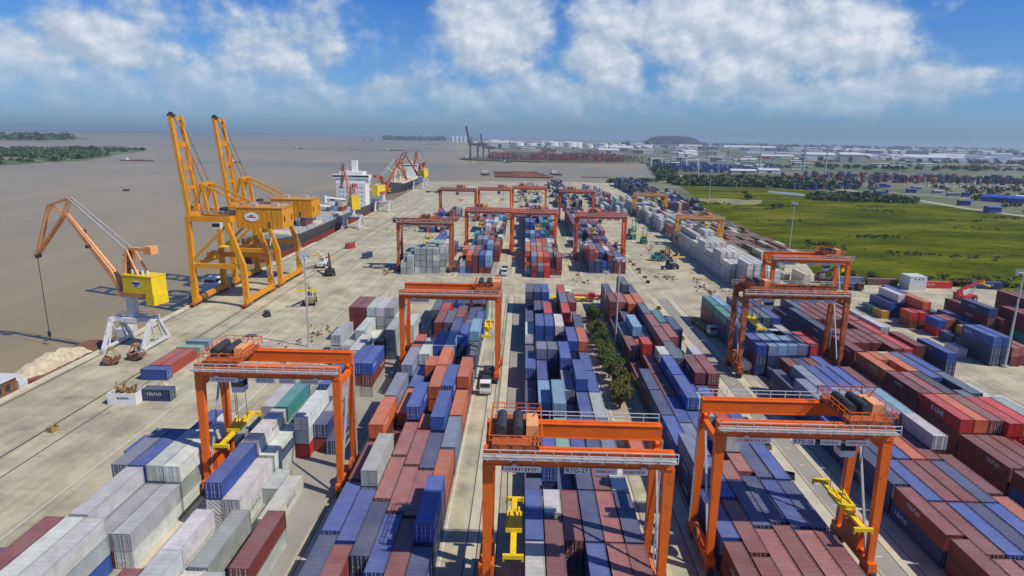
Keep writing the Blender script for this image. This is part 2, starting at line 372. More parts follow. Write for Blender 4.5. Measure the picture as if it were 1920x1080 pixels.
# quay coping and joints
mb = MB(); mb.box(-109.3, -107.9, -60, 330, 0.0, 0.32); q = mb.build('quay_kerb', M['kerb']); tag(q, 'pale concrete coping along the quay edge', kind='structure')
mb = MB()
for x in (-106.9, -90.0): mb.box(x-0.22, x+0.22, -60, 560, 0.004, 0.012)
mb.box(-84.9, -84.6, -60, 560, 0.004, 0.012)
tag(mb.build('crane_rails', M['groove']), 'dark crane rails set in the quay', kind='structure')
# grass field
sheet('grass_field', [(118, 266), (139, 266), (200, 254), (400, 215), (520, 215), (430, 560), (385, 650), (340, 800), (300, 812), (196, 820), (180, 700), (150, 560), (134, 460), (130, 380), (130, 300)], 0.012 - 0.30, M['grass'], 'green grass field beside the terminal')
sheet('dry_grass_patch', [(167, 602), (185, 590), (207, 588), (222, 606), (236, 640), (205, 650), (176, 652), (170, 630)], 0.02-0.30, simple('dry_grass', (0.24, 0.22, 0.10), 0.95, 0, 0.35, 0.08))
sheet('lagoon_water', [(313, 738), (307, 684), (279, 744), (290, 772)], 0.03-0.30, M['pond'])
sheet('mud_bank', [(180, 905), (205, 880), (330, 860), (300, 960), (262, 1080), (210, 1010)], 0.03-0.35, M['mud'])
# roads on the right
def road(name, pts, w, z, mat):
    mb = MB(); L_ = []; R_ = []
    for i, p in enumerate(pts):
        a = Vector(pts[max(0, i-1)]); b = Vector(pts[min(len(pts)-1, i+1)]); d = (b-a).normalized(); n = Vector((-d.y, d.x))*w/2
        L_.append((p[0]+n.x, p[1]+n.y, z)); R_.append((p[0]-n.x, p[1]-n.y, z))
    for i in range(len(pts)-1): mb.add([R_[i], R_[i+1], L_[i+1], L_[i]], [(0, 1, 2, 3)])
    o = mb.build(name, mat)
    return tag(o, kind='structure')
road('gravel_road', [(360, 860), (396, 820), (410, 690), (408, 598), (425, 500), (455, 380), (470, 200)], 13, 0.05-0.30, M['mud'])
road('side_road', [(430, 790), (490, 700), (520, 560), (560, 430)], 9, 0.05-0.30, M['mud'])
# far fields and ponds
sheet('far_field', [(400, 1380), (760, 1340), (1100, 1500), (1100, 2350), (620, 2700), (470, 2000)], -0.30, M['farmland'])
sheet('far_field', [(700, 3000), (1300, 2700), (2300, 4300), (2000, 5200), (900, 4600)], -0.30, M['farmland'])
sheet('fish_pond', [(1285, 2424), (1742, 2310), (3000, 3700), (2182, 4256)], -0.25, M['pond'], 'pale lagoon water far to the right')
sheet('fish_pond', [(1085, 3223), (1445, 3105), (1750, 3764), (1325, 3940)], -0.25, M['pond'], 'narrow pale pond beyond the far sheds')
sheet('fish_pond', [(2500, 5200), (3700, 4600), (9000, 9000), (5000, 11000)], -0.25, M['pond'], 'wide pale water near the far right horizon')
# river islands
for k, poly in enumerate([[(-1600, 1010), (-828, 1005), (-818, 1037), (-845, 1150), (-975, 1195), (-1600, 1240)],
        [(-835, 1145), (-826, 1216), (-957, 1509), (-1015, 1682), (-1160, 1990), (-1480, 2330), (-1400, 2015), (-1350, 1790), (-1700, 1950), (-2400, 2000), (-2400, 1420), (-1082, 1330), (-1000, 1290), (-903, 1199)],
        [(-5200, 2700), (-2330, 2850), (-2250, 3176), (-2600, 3881), (-3316, 4663), (-5200, 4500)],
        [(-1478, 6900), (-856, 7023), (-1069, 8768), (-1834, 8499)], [(-16000, 9000), (-6500, 10500), (-4500, 16000), (-9000, 24000), (-16000, 20000)]]):
    slab('river_island', poly, W-0.5, W+0.8, M['farmland'], 'low green mud island in the river, number %s out from the near bank' % ('one', 'two', 'three', 'four', 'five')[k])
# mound on the horizon
mb = MB()
prof = [(0, 1.0), (0.5, 0.98), (0.75, 0.85), (1.0, 0.45), (1.3, 0.1), (1.5, 0)]
nseg = 40; vv = []; ff = []
for j, (rr, hh) in enumerate(prof):
    for i in range(nseg):
        t = 2*math.pi*i/nseg; jt = 1+0.08*math.sin(3*t+1)+0.05*math.sin(7*t)
        vv.append((1190+215*rr*jt*math.cos(t), 5300+420*rr*jt*math.sin(t), -1+82*hh*(1+0.05*math.sin(5*t))))
for j in range(len(prof)-1):
    for i in range(nseg):
        a = j*nseg+i; b = j*nseg+(i+1) % nseg; ff.append((a, a+nseg, b+nseg, b))
ff.append(tuple(range(nseg)))
mb.add(vv, ff); tag(mb.build('hill', simple('dark_mound_earth', (0.035, 0.042, 0.045), 0.95, 0, 0.3, 0.01), smooth=True), 'dark flat topped hill on the horizon', kind='structure')

# crane runways and yard surfaces of the front and back zones
LANES = {'A': (-48.8, -27.6), 'B': (-27.0, -5.2), 'C': (-3.8, 17.6), 'D': (25.4, 47.6), 'E': (53.6, 77.0), 'F': (78.6, 101.2)}
mb = MB(); gv = MB(); yd = MB()
def strip(x, y0, y1, w=2.2):
    mb.box(x-w/2, x+w/2, y0, y1, 0.0, 0.012)
    gv.box(x-w/2-0.16, x-w/2, y0, y1, 0.0, 0.016); gv.box(x+w/2, x+w/2+0.16, y0, y1, 0.0, 0.016)
for k, (a, b) in LANES.items():
    if k in 'F': strip(a+0.2, -20, 228, 1.6); strip(b, -20, 228)
    elif k == 'A': strip(a, -20, 226); strip(-28.3, -20, 226, 1.2)
    elif k == 'B': strip(-26.6, -20, 226, 1.0); strip(-6.2, -20, 226, 1.4)
    elif k == 'C': strip(-3.6, -20, 226, 1.6); strip(b, -20, 226)
    else: strip(a, -20, 226); strip(b, -20, 226)
for a in (-52.2, -30.2, -27.6, -6.3, -3.9, 16.8, 25.2, 47.7): strip(a, 256, 470, 1.5)
strip(80.0, 242, 500, 1.8); strip(107.0, 262, 500, 1.8)
tag(mb.build('crane_runway', M['concrete']), 'pale concrete runway strips under the gantry cranes', kind='structure')
tag(gv.build('runway_grooves', M['groove']), 'dark grooves edging the runway strips', kind='structure')
for (x0, x1, y0, y1) in ((-46.8, -30, 45, 188), (-26, -10.8, 45, 205), (1, 17, 45, 213), (26.8, 43.2, 45, 206), (57, 73.5, 45, 202), (80, 100, 45, 176),
        (-50.2, -32, 256, 330), (-26.5, -11, 258, 430), (1, 15.8, 256, 460), (28.4, 44.6, 266, 440), (-4.9, 0.8, 120, 213), (49.3, 52.2, 60, 226)):
    yd.box(x0, x1, y0, y1, 0.0, 0.008)
tag(yd.build('yard_paving', M['yard']), 'darker block paving under the container rows', kind='structure')
# painted slot marks
mb = MB()
for y in np.arange(60, 226, 6.4):
    for x in (19.4, 50.2): mb.box(x, x+0.9, y, y+0.18, 0.008, 0.022)
for y in np.arange(132, 184, 12.6):
    for x in (-31.4, -29.8): mb.box(x, x+0.8, y, y+1.6, 0.012, 0.02)
for x in (-72.0, -58.0): mb.box(x, x+0.18, 20, 420, 0.004, 0.014)
mb.box(-10.3, -10.1, 40, 230, 0.008, 0.02)
tag(mb.build('painted_markings', M['bandgrey']), 'worn painted slot lines on the pavement', kind='structure')
# strip for the trees
mb = MB(); mb.box(19.8, 24.6, 122, 206, 0.0, 0.12); tag(mb.build('tree_strip_ground', M['mud']), 'dusty raised verge under the row of trees', kind='structure')

# ------------------------------------------------------------------ shipping containers
CW, CH, L40, L20 = 2.44, 2.59, 12.19, 6.06
PAL = {'n': ('navy', (0.035, 0.055, 0.15)), 'b': ('blue', (0.035, 0.085, 0.34)), 'l': ('light blue', (0.20, 0.36, 0.52)), 's': ('slate', (0.10, 0.13, 0.19)),
       'g': ('grey blue', (0.20, 0.24, 0.34)), 'r': ('red', (0.55, 0.035, 0.03)), 'o': ('orange', (0.56, 0.13, 0.04)), 'm': ('maroon', (0.21, 0.045, 0.04)),
       'w': ('white', (0.60, 0.60, 0.57)), 'e': ('grey', (0.36, 0.39, 0.38)), 't': ('teal', (0.05, 0.22, 0.21)), 'k': ('black', (0.035, 0.038, 0.045)),
       'y': ('yellow', (0.62, 0.33, 0.04)), 'p': ('dull red', (0.34, 0.10, 0.09)), 'c': ('pale green', (0.27, 0.45, 0.38)), 'u': ('cream', (0.60, 0.54, 0.42)),
       'a': ('brown', (0.24, 0.12, 0.07)), 'v': ('olive', (0.20, 0.21, 0.13))}
def corr(p0, p1, n, d, z0, z1, mb):
    """corrugated wall from p0 to p1 (outward normal to the right of p0->p1)"""
    p0 = Vector((*p0, 0)); p1 = Vector((*p1, 0)); t = (p1-p0); ln = t.length; t.normalize(); nn = Vector((t.y, -t.x, 0))
    pts = []
    for i in range(n):
        a = ln*i/n; s_ = ln/n
        pts += [(a, 0), (a+s_*0.36, 0), (a+s_*0.5, -d), (a+s_*0.86, -d)]
    pts.append((ln, 0)); v = []
    for a, o in pts:
        q_ = p0+t*a+nn*o; v += [(q_.x, q_.y, z0), (q_.x, q_.y, z1)]
    mb.add(v, [(2*i, 2*i+2, 2*i+3, 2*i+1) for i in range(len(pts)-1)])
def cont_meshes(L):
    h = L/2; w = CW/2
    b = MB(); n = 26 if L > 8 else 13
    corr((w-0.03, -h+0.15), (w-0.03, h-0.06), n, 0.07, 0.14, CH-0.1, b)
    corr((-w+0.03, h-0.06), (-w+0.03, -h+0.15), n, 0.07, 0.14, CH-0.1, b)
    corr((w-0.1, h-0.05), (-w+0.1, h-0.05), 5, 0.06, 0.14, CH-0.1, b)
    # roof with cross ribs
    nr = 14 if L > 8 else 7; z = CH-0.035; prev = -h+0.1; v = []
    for i in range(nr+1):
        y = -h+0.1+(L-0.2)*i/nr
        v += [(-w+0.06, y-0.12, z), (w-0.06, y-0.12, z), (-w+0.06, y+0.12, z-0.05), (w-0.06, y+0.12, z-0.05)]
    b.add(v, [(2*i, 2*i+1, 2*i+3, 2*i+2) for i in range(2*(nr+1)-1)])
    body = b.mesh('body', M['cont'])
    f = MB(); c = 0.16
    for sx in (-1, 1):
        for sy in (-1, 1):
            x = sx*(w-c/2); y = sy*(h-c/2)
            f.box(x-c/2, x+c/2, y-c/2, y+c/2, 0.0, CH)
    for sx in (-1, 1):
        x = sx*(w-0.07)
        for z0 in (0.02, CH-0.13): f.box(x-0.06, x+0.06, -h+c, h-c, z0, z0+0.11)
    for sy in (-1, 1):
        y = sy*(h-0.07)
        for z0 in (0.02, CH-0.13): f.box(-w+c, w-c, y-0.06, y+0.06, z0, z0+0.11)
    fr = f.mesh('frame', M['cont'])
    d = MB(); d.box(-0.52, 0.52, 0.0, 0.05, 0.0, CH-0.27)
    dr = d.mesh('door', M['cont'])
    k = MB()
    for x in (-0.34, 0.34):
        k.box(x-0.028, x+0.028, -0.05, -0.002, 0.0, CH-0.27)
        k.box(x-0.01, x+0.22, -0.075, -0.05, 0.85, 0.93)
        for z_ in (0.08, 0.7, 1.5, 2.15): k.box(x-0.075, x+0.075, -0.064, -0.05, z_, z_+0.08)
    return body, fr, dr, k.mesh('lock_bars', M['galv'])
CM = {L40: cont_meshes(L40), L20: cont_meshes(L20)}
MARK = {}
def text_mesh(txt, size, mat, depth=0.01):
    def mk():
        cu = bpy.data.curves.new('t', 'FONT'); cu.body = txt; cu.size = size; cu.align_x = 'CENTER'; cu.align_y = 'CENTER'; cu.extrude = depth; cu.offset = size*0.012
        o = bpy.data.objects.new('t', cu); COL.objects.link(o); bpy.context.view_layer.update()
        dg = bpy.context.evaluated_depsgraph_get(); me = bpy.data.meshes.new_from_object(o.evaluated_get(dg))
        bpy.data.objects.remove(o); me.name = 'lettering'; me.materials.clear(); me.materials.append(mat); return me
    return cached(('txt', txt, size, mat.name), mk)
def glyph_mesh():
    """flat print too small to read: a row of short strokes"""
    def mk():
        g = MB(); rr = random.Random(3); x = -1.8
        for i in range(7):
            w_ = rr.uniform(0.28, 0.42)
            g.box(x, x+0.10, -0.3, 0.3, 0, 0.012)
            if i % 2: g.box(x+0.12, x+w_, 0.18, 0.3, 0, 0.012)
            if i % 3: g.box(x+0.12, x+w_, -0.3, -0.18, 0, 0.012)
            x += w_+0.14
        return g.mesh('print', M['white'])
    return cached('glyph', mk)
def jitter(c, r_=random):
    k = r_.uniform(0.82, 1.15); return tuple(min(0.8, max(0.01, v*k*r_.uniform(0.93, 1.07))) for v in c)
def make_container(loc, rz, L, key, label, group, doors=True, text=None, side=1, hi=True, col=None):
    rr = random.Random(int(abs(loc[0])*131+abs(loc[1])*17+loc[2]*7))
    c = col or jitter(PAL[key][1], rr)
    t = empty('shipping_container', loc, rz, label, 'container', group)
    body, fr, dr, lb = CM[L]
    inst('body', body, t, color=c); inst('frame', fr, t, color=tuple(v*0.86 for v in c))
    for s in (-1, 1):
        d = inst('door', dr, t, (s*0.545, -L/2+0.02, 0.135), color=tuple(v*0.95 for v in c))
        if doors: inst('lock_bars', lb, d)
    if text:
        txt, size, mat, zc, yc = text
        me = text_mesh(txt, size, mat) if txt != '#' else glyph_mesh()
        inst('lettering', me, t, (side*(CW/2+0.004), yc, zc), (R(90), 0, R(90)*side))
    return t
BOXES = []      # dicts of every container in the stacks
OCC = {}
def add_stack(blk, desc, ci, bi, x, yf, tiers, L=L40, dy=0):
    for k, key in enumerate(tiers):
        BOXES.append(dict(b=blk, d=desc, c=ci, i=bi, t=k, n=len(tiers), x=x+CW/2, y=yf+L/2+dy, z=0.02+k*(CH+0.03), L=L, k=key))
def parse(blk, desc, x0, p, cols):
    for ci, s in enumerate(cols):
        for bi, tok in enumerate(s.split()):
            y, k = tok.split(':'); L = L40
            if k[0] == '!': L = L20; k = k[1:]
            if k == '-': continue
            jx = random.uniform(-0.05, 0.05)
            add_stack(blk, desc, ci, bi, x0+ci*p+jx, float(y), k, L)
def auto(blk, desc, x0, p, ncol, ys, pal, hts, skip=0.0, seed=1, bi0=0, same=0.3, short=0.0):
    rr = random.Random(seed)
    for ci in range(ncol):
        for bi, y in enumerate(ys):
            if rr.random() < skip: continue
            h = rr.choice(hts); ks = []
            for t in range(h):
                if ks and rr.random() < same: ks.append(ks[-1])
                else: ks.append(rr.choice(pal))
            if rr.random() < short:
                add_stack(blk, desc, ci, bi0+2*bi, x0+ci*p, y+6.3, ''.join(ks), L20)
                ks2 = [rr.choice(pal) for _ in range(max(1, h-rr.choice((0, 0, 1))))]
                add_stack(blk, desc, ci, bi0+2*bi+1, x0+ci*p, y, ''.join(ks2), L20)
            else: add_stack(blk, desc, ci, bi0+bi*(2 if short else 1), x0+ci*p+rr.uniform(-.05, .05), y+rr.uniform(-.12, .12), ''.join(ks))
# block A, nearest the quay
DA = 'quayside block'
parse('A', DA, -46.6, 2.45, [
  '166:emmm 149:eee 106.5:www 93.5:ww 80.5:w', '166:mmmm 149:ee 106.5:wct 93.5:www 80.5:wwb', '166:arww 153.5:uww 124:bb 107:!w 93.5:ww 80.5:ww',
  '166:eeew 151:ww 138.5:uww 118:ee 102.5:rww 88:!e', '166:eeee 153:kk 130:umb 111:!ee 105:mn 80:w', '166:eew 154.5:eee 130:umb 104:n', '168:ww'])
# block B
DB = 'second block'
parse('B', DB, -25.6, 2.52, [
  '187.6:nsl 175:nns 162:!e 142.4:nno 129.8:nng 113:nng 100.3:mmo 87:nm 74:mb 61:nn',
  '200:nn 187.4:nnr 175:mmr 162.5:mmm 149.6:m 137:bbw 124:nb 111:mo 98:m 85:bee 72:bb 59:mm',
  '200:b 187.8:nnb 175.2:nn 162.6:nns 142.8:nnb 130:!mmo 108:nnb 95:bp 82:np 69:bn',
  '200:rm 187.8:nn 168.3:nnm 155.6:nnn 143:nnl 130.4:nno 117.8:moo 105:!mo 92:mp 79:pp 66:bb',
  '188.3:tbm 175.6:nn 163:ns 150.4:nnb 137:m 118.5:mnb 104:nnb 91:mn 78:bp 65:nm',
  '188.3:ttm 172:bb 155:nnl 142.4:ns 136:!g 123.6:mmo 110.8:mo 98:sg 85:mo 72:nnb 59:nn'])
# block C
DC = 'central block'
parse('C', DC, 1.2, 2.6, [
  '199.4:nns 186.8:n 174.2:nn 161.8:nw 149:n 136.4:nb 123.8:n 111.2:n 98.6:nb 86:n 73.4:nb 60.8:nw',
  '199.4:nnn 186.8:nn 174.2:n 161.6:nbb 149:!ng 142.6:!nng 130:bb 117.4:bl 104.8:m 92.2:nb 79.6:!nw 66:nm',
  '199.4:bbb 186.8:nn 174.4:nnr 161.6:nbb 149:!nn 142.6:!nns 111.2:nnl 98.6:nc 86:n 73.4:nm',
  '199.4:m 186.8:m 161.6:nnw 149.2:n 136.5:nnb 123.8:ng 111.2:n 98.6:nb 86:nn 73.4:mn 60.8:nb',
  '199.2:mmr 186.8:nms 174.2:nmr 161.6:n 149:nnb 136.4:n 123.8:nnb 111.2:nb 98.6:mn 86:wm 73.4:np 60.8:np',
  '187:mmm 174.2:np 161.4:nnn 149:nmo 136.4:nb 123.8:nb 111.2:we 98.6:mg 86:nw 73.4:nn 60.8:mm'])
# block D, right of the trees
DD = 'block behind the trees'
parse('D', DD, 27.0, 2.6, [
  '201.6:nnn 189:mmm 176.4:n 163.8:ns 151.2:mm 138.6:m 126:mn 113.4:nn 100.8:nb 88:nng 75:nb 62:mm',
  '189:mmp 176.4:nn 162.6:nnl 154.4:!mr 148.2:!mmr 135.4:mm 122.8:mm 110.2:nb 97.6:ng 85:mb 72:pm 59:nm',
  '201.6:nnns 187:moo 174:n 162:nn 147.6:n 141:!nnw 128.2:nnb 115.6:nnb 103:nb 90:!np 78:mn 65:mp',
  '201.6:nnn 189.4:moo 176.6:nns 163.8:mmp 151.2:mmp 138.4:mms 125.8:nb 113:nc 99:!nnw 92.6:!mp 79:mn 66:mm',
  '184:nw 168.2:mtt 154.6:mmp 142:mt 129.2:mmm 116.4:nb 103.6:nr 91:pn 78:mb 65:mp',
  '187:o 174:p 161.4:nnn 147.8:m 141.7:!mmw 129:mmm 116:n 103.4:nb 90.6:gb 77.8:bn 65:nm'])
# block E under the twin cranes
DE = 'twin crane block'
parse('E', DE, 57.6, 2.62, [
  '187.6:mmt 174.8:nnt 162:nnn 149.2:nnb 127.8:nn 115.2:nng 102.6:nb 90:nn 77:nm 64:mm',
  '187.6:rml 174.8:nns 162:nn 149:nng 136.4:n 123.6:nng 111:nnb 98.4:mn 85.6:nb 73:mm 60:mp',
  '187.6:nn 174.8:nnb 162:nnl 149.4:nnl 136:nm 123.6:nnb 111:nng 98.4:nb 85.6:mm 73:nb 60:mm',
  '187.6:nms 174.8:nnn 158:!nnw 149.8:nnl 136:nn 123.6:nnb 111:nng 98.4:mo 85.6:mm 73:nn 60:pp',
  '187.6:nmm 174.8:nns 162:!nse 150.2:nng 136.6:nm 123.6:nnb 111:nng 98.4:mm 85.6:mn 73:nb',
  '187.6:nnn 174.8:nnb 162:mm 150:nnr 139.6:nb 123.6:nnm 111:nnl 101.6:mmw 88:mm 75:mo 62:mm'])
# block F, maroon rows
DF = 'maroon block'
parse('F', DF, 79.8, 2.62, [
  '187:nn 174.8:nnn 162.2:mmn 147:mmm 133.8:mmo 121.2:nmm 108.6:mmr 96:mm 83:bm 70:mm',
  '187:nns 174.8:nnm 153.6:mmm 141:!mmo 133.8:mo 121.2:mmp 108.6:mmo 96:bm 83:mm 70:pp',
  '187:nnm 174.8:nnm 153.6:mmm 141:!mow 133.8:mmo 121.2:kkk 108.6:mmp 96:mm 83:mb 70:mm',
  '187:mmm 174.8:mmm 153.6:mmm 141:!mms 130:nnb 117.4:!kks 107.5:rrr 94:rr 81:mm 68:mm',
  '187:mmp 174.8:mmp 162:mmm 149.4:mmm 134.4:nnb 121.6:kks 107.7:rrr 94:rrr 81:rm 68:mm',
  '187:mmp 174.8:mmp 162:mmr 149.4:mmr 136:mm 121:m 107.8:rre 94:mm 81:mb'])
parse('F2', 'row right of the maroon', 97.2, 2.6, ['180.5:nnw 167.8:nnw 152:mmm', ''])
parse('F3', 'row at the right lane', 101.6, 2.6, ['146.6:nnb 129:w 116:w 103:w', '122:w 95:w 82:ww'])
# right hand yard piles
DR = 'right yard piles'
parse('R', 'small pile beside the lane', 118.4, 2.7, ['205:!y 211.6:!t', '194:!mr 206.5:nb', '194:!mr 206.5:nnw', '197.4:nmo 210:nnb'])
parse('R2', 'coloured pile by the mast', 124.4, 2.65, ['186:!rb 179:!n', '186.8:!op 176:!oy', '187.4:!rp 175.6:!nn', '187.4:nb', '201:n'])
parse('R3', 'tall blue pile by the mast', 122.4, 2.65, ['160.6:nnb', '160.9:nnb 173.6:!n', '160.6:mp', '161.4:mp 174.2:nn', '161:m'])
parse('R4', 'navy pile far right', 129.4, 2.65, ['192:n', '', '180.6:mmmn 193.4:m', '179:mmm 192:mmm'])
parse('R5', 'tall maroon pile far right', 140.4, 2.65, ['172.2:ttmm', '172.4:ttmm', '159.2:tt 181.5:ttmmm', '159.2:ttm 181.5:ttmmm', '159.2:ttmm 181.5:ttmmk', '159.2:ttmm 181.5:ttmmm', '159.2:ttmm 181.5:mmmm'])
add_stack('R6', 'by the coloured pile', 0, 0, 118.2, 166.6, 'w', L20)
# lower left block
auto('L', 'lower left block', -60.0, 2.6, 4, [84.6, 72, 59.4, 46.8], 'wwewgbm', (2, 3, 3), 0.12, 5, same=0.4)
auto('L2', 'left edge block', -72.8, 2.6, 4, [60, 47.4], 'weng', (1, 2, 3), 0.15, 9, same=0.4)
parse('L3', 'pair beside the crane leg', -57.6, 2.7, ['98:wb', '97:ww', '103:!e 96:!w'])
# near continuations, mostly under the camera
for blk, desc, x0, n_, pal, ys in (('An', 'nearest quayside rows', -46.6, 6, 'wwwegmb', [66, 53.4, 40.8]), ('Bn', 'nearest second rows', -25.6, 6, 'nbmpgwo', [46, 33.4]),
        ('Cn', 'nearest central rows', 1.2, 6, 'nbmpgnw', [48, 35.4]), ('Dn', 'near rows behind trees', 27.0, 6, 'nbmpgmw', [47, 34.4]),
        ('En', 'nearest twin crane rows', 57.6, 6, 'nbmmpn', [47, 34.4]), ('Fn', 'nearest maroon rows', 79.8, 6, 'mmrbnp', [56, 43.4])):
    auto(blk, desc, x0, 2.55 if blk != 'An' else 2.45, n_, ys, pal, (0, 1, 2, 2, 3), 0.10, len(desc)*7)
# far zone: blocks behind the cross road
Y = lambda a, b, s=12.7: list(np.arange(a, b, s))
parse('G', 'far quayside block', -50.0, 2.6, ['257:!ew 263.4:!eee 270:eee 283:e', '257:!eee 263.4:!eee 270:eee 283:!e', '260:weee 273:eee 286:e', '260:eeee 273:wwee 286:w 299:mmb', '260:eeee 273:eeec 286:mmmb 299:mmbb', '260:eewe 273:wwce 286:mmmb 299:mmb', '262:weew 275:eeew 288:mmp 301:mb'])
parse('H', 'far second block', -26.2, 2.65, ['262:lw 268:!wo 275:wmo 288:kk 301:k 313:e', '262:nmo 275:mmg 288:nnn 301:ll', '262:mmm 275:mmp 288:mmlg 301:mmm', '262:mnb 275:nnb 288:mmmg 301:mmmm 314:mnm', '262:mll 275:nnbl 288:mmmm 301:mmm 314:mnm', '288:mmp 301:rmm 314:mm'])
parse('I', 'far central block', 1.1, 2.6, ['262:wo 275:mmo 288:mmo 301:bbw 314:bw', '256:!mm 262:nmg 275:mmp 288:bbg 301:nnb 314:bn', '256:!ng 262:nso 275:ooo 288:ooy 301:nrr 314:nnb', '256:!rr 262:mmr 275:mmp 288:mmp 301:mmr 314:nb', '262:m 275:m 288:cc 301:ccw 314:cc', '262:mmp 275:!mp 281:!nl 288:mm 301:mm 314:ww'])
parse('J', 'block by green handlers', 28.4, 2.65, ['268:nnmp 281:mmm 294:mmw 307:nw', '268:!nn 275:mmp 288:nng 301:nne', '268:!nb 275:nnb 288:nns 301:vw', '268:nnm 281:nnw 294:mnp 307:v', '268:mmb 281:nnm 294:mnp', '268:!mm 275:mm 288:nn'])
auto('H', 'far second block', -26.2, 2.65, 6, Y(327, 440), 'mnmpwwlt', (1, 2, 2, 3), 0.25, 21, bi0=8)
auto('I', 'far central block', 1.1, 2.6, 6, Y(327, 460), 'nbbnmglt', (2, 3, 3, 4), 0.06, 22, bi0=8)
auto('J', 'block by green handlers', 28.4, 2.65, 6, Y(330, 440), 'nmbnmpe', (2, 3, 3), 0.15, 23, bi0=8)
auto('K', 'far left stacks by the wharf', -57.0, 2.6, 5, Y(374, 455), 'mpmneb', (1, 2, 3), 0.3, 24)
auto('W', 'long white reefer block', 83.6, 2.65, 6, Y(242, 345), 'wwwwuuw', (3, 3, 4), 0.04, 31, same=0.9, short=0.2)
auto('W2', 'far white reefer block', 84.4, 2.65, 7, Y(356, 560), 'wwwpueg', (2, 3, 3), 0.1, 32, same=0.7)
auto('V', 'brown block along the grass', 104.6, 2.7, 11, Y(300, 340), 'aavvaum', (1, 2, 2), 0.06, 33, same=0.8)
auto('V', 'brown block along the grass', 107.6, 2.7, 10, Y(352, 470), 'aavvaumk', (1, 2, 2), 0.06, 63, same=0.8, bi0=5)
auto('V', 'brown block along the grass', 109.0, 2.7, 2, Y(250, 285), 'vue', (1, 2), 0.1, 43, bi0=20)
auto('V2', 'dark block at the far grass edge', 110.0, 2.7, 11, Y(480, 620), 'nknsmwu', (2, 3, 4), 0.12, 34)
auto('V3', 'dark rows by the inlet', 112.0, 2.7, 8, Y(632, 800), 'nskns', (2, 3, 4), 0.15, 35)
auto('X', 'grey rows beyond the far cranes', 60.0, 2.7, 7, Y(470, 700), 'nesgwm', (1, 2, 3), 0.3, 36)
auto('X2', 'stacks near the wharf end', 28.0, 2.7, 7, Y(500, 780), 'nekmwvs', (1, 2, 3), 0.4, 37)
auto('X3', 'stacks at the wharf end', -5.0, 2.7, 8, Y(560, 760), 'eanwv', (1, 2), 0.62, 38)

ORD = ['first', 'second', 'third', 'fourth', 'fifth', 'sixth', 'seventh', 'eighth', 'ninth', 'tenth', 'eleventh', 'twelfth', 'thirteenth', 'fourteenth', 'fifteenth', 'sixteenth', 'seventeenth', 'eighteenth', 'nineteenth', 'twentieth']
NUM = ['one', 'two', 'three', 'four', 'five']
# rough visibility: what of each box lies open towards the camera
grid = {}
for b in BOXES: grid.setdefault((b['b'], b['c']), []).append(b)
def covered(b, dc, axis):
    """share of b's side covered by neighbours in column c+dc"""
    lo, hi = b['y']-b['L']/2, b['y']+b['L']/2; cov = 0
    for o in grid.get((b['b'], b['c']+dc), []):
        if o['t'] == b['t']: cov += max(0, min(hi, o['y']+o['L']/2)-max(lo, o['y']-o['L']/2))
    return min(1, cov/b['L'])
def score(b):
    p = Vector((b['x'], b['y'], b['z']-CAM_H+1.3)); k = p.dot(cf)
    if k < 10: return 0
    u = 960+1200*p.dot(cx)/k; v = 540+1200*p.dot(cy)/k
    if not (-60 < u < 1980 and -40 < v < 1130): return 0
    s2 = (1200/k)**2; D = math.hypot(b['x'], b['y']); el_ = abs(p.z)/p.length
    a = 0
    if b['t'] == b['n']-1: a += b['L']*CW*el_
    side = -1 if b['x'] > 0 else 1
    a += b['L']*CH*(1-covered(b, side, 0))*abs(b['x'])/p.length
    fr = 1.0
    for o in grid[(b['b'], b['c'])]:
        if o['t'] == b['t'] and abs((o['y']+o['L']/2)-(b['y']-b['L']/2)) < 2.5: fr = 0.04
    a += CW*CH*fr*b['y']/p.length
    return a*s2
for b in BOXES: b['s'] = score(b)
BOXES.sort(key=lambda b: -b['s'])
NIND = 284
TXT = {}
near = BOXES[:NIND]; rest = [b for b in BOXES[NIND:]]
for b in near:
    name = PAL[b['k']][0]; size = 'long' if b['L'] > 8 else 'short'
    lab = '%s %s container, tier %s, %s column, %s stack from back, %s' % (name, size, NUM[b['t']], ORD[b['c']], ORD[min(19, b['i'])], b['d'])
    if len(lab.split()) > 16: lab = lab.replace(size+' ', '')
    side = -1 if b['x'] > 0 else 1
    text = None; rr = random.Random(int(b['x']*31+b['y']*7+b['t']))
    if b['k'] in 'bnlgsmort' and rr.random() < 0.6: text = ('#', 1, None, rr.uniform(1.2, 1.9), rr.uniform(-3.6, 3.6) if b['L'] > 8 else 0.3)
    if b['k'] == 'w' and b['b'] in ('L', 'L2', 'An', 'A', 'L3') and b['L'] > 8 and rr.random() < 0.45: text = ('MAERSK', 1.0, M['grey'], 1.6, rr.uniform(-1.5, 1.5))
    if b['k'] == 'r' and b['b'] == 'F': text = ('K LINE', 1.3, M['white'], 1.4, 0.5)
    make_container((b['x'], b['y'], b['z']), 0, b['L'], b['k'], lab, 'shipping containers stacked in the yard', doors=rr.random() < 0.6, text=text, side=side)
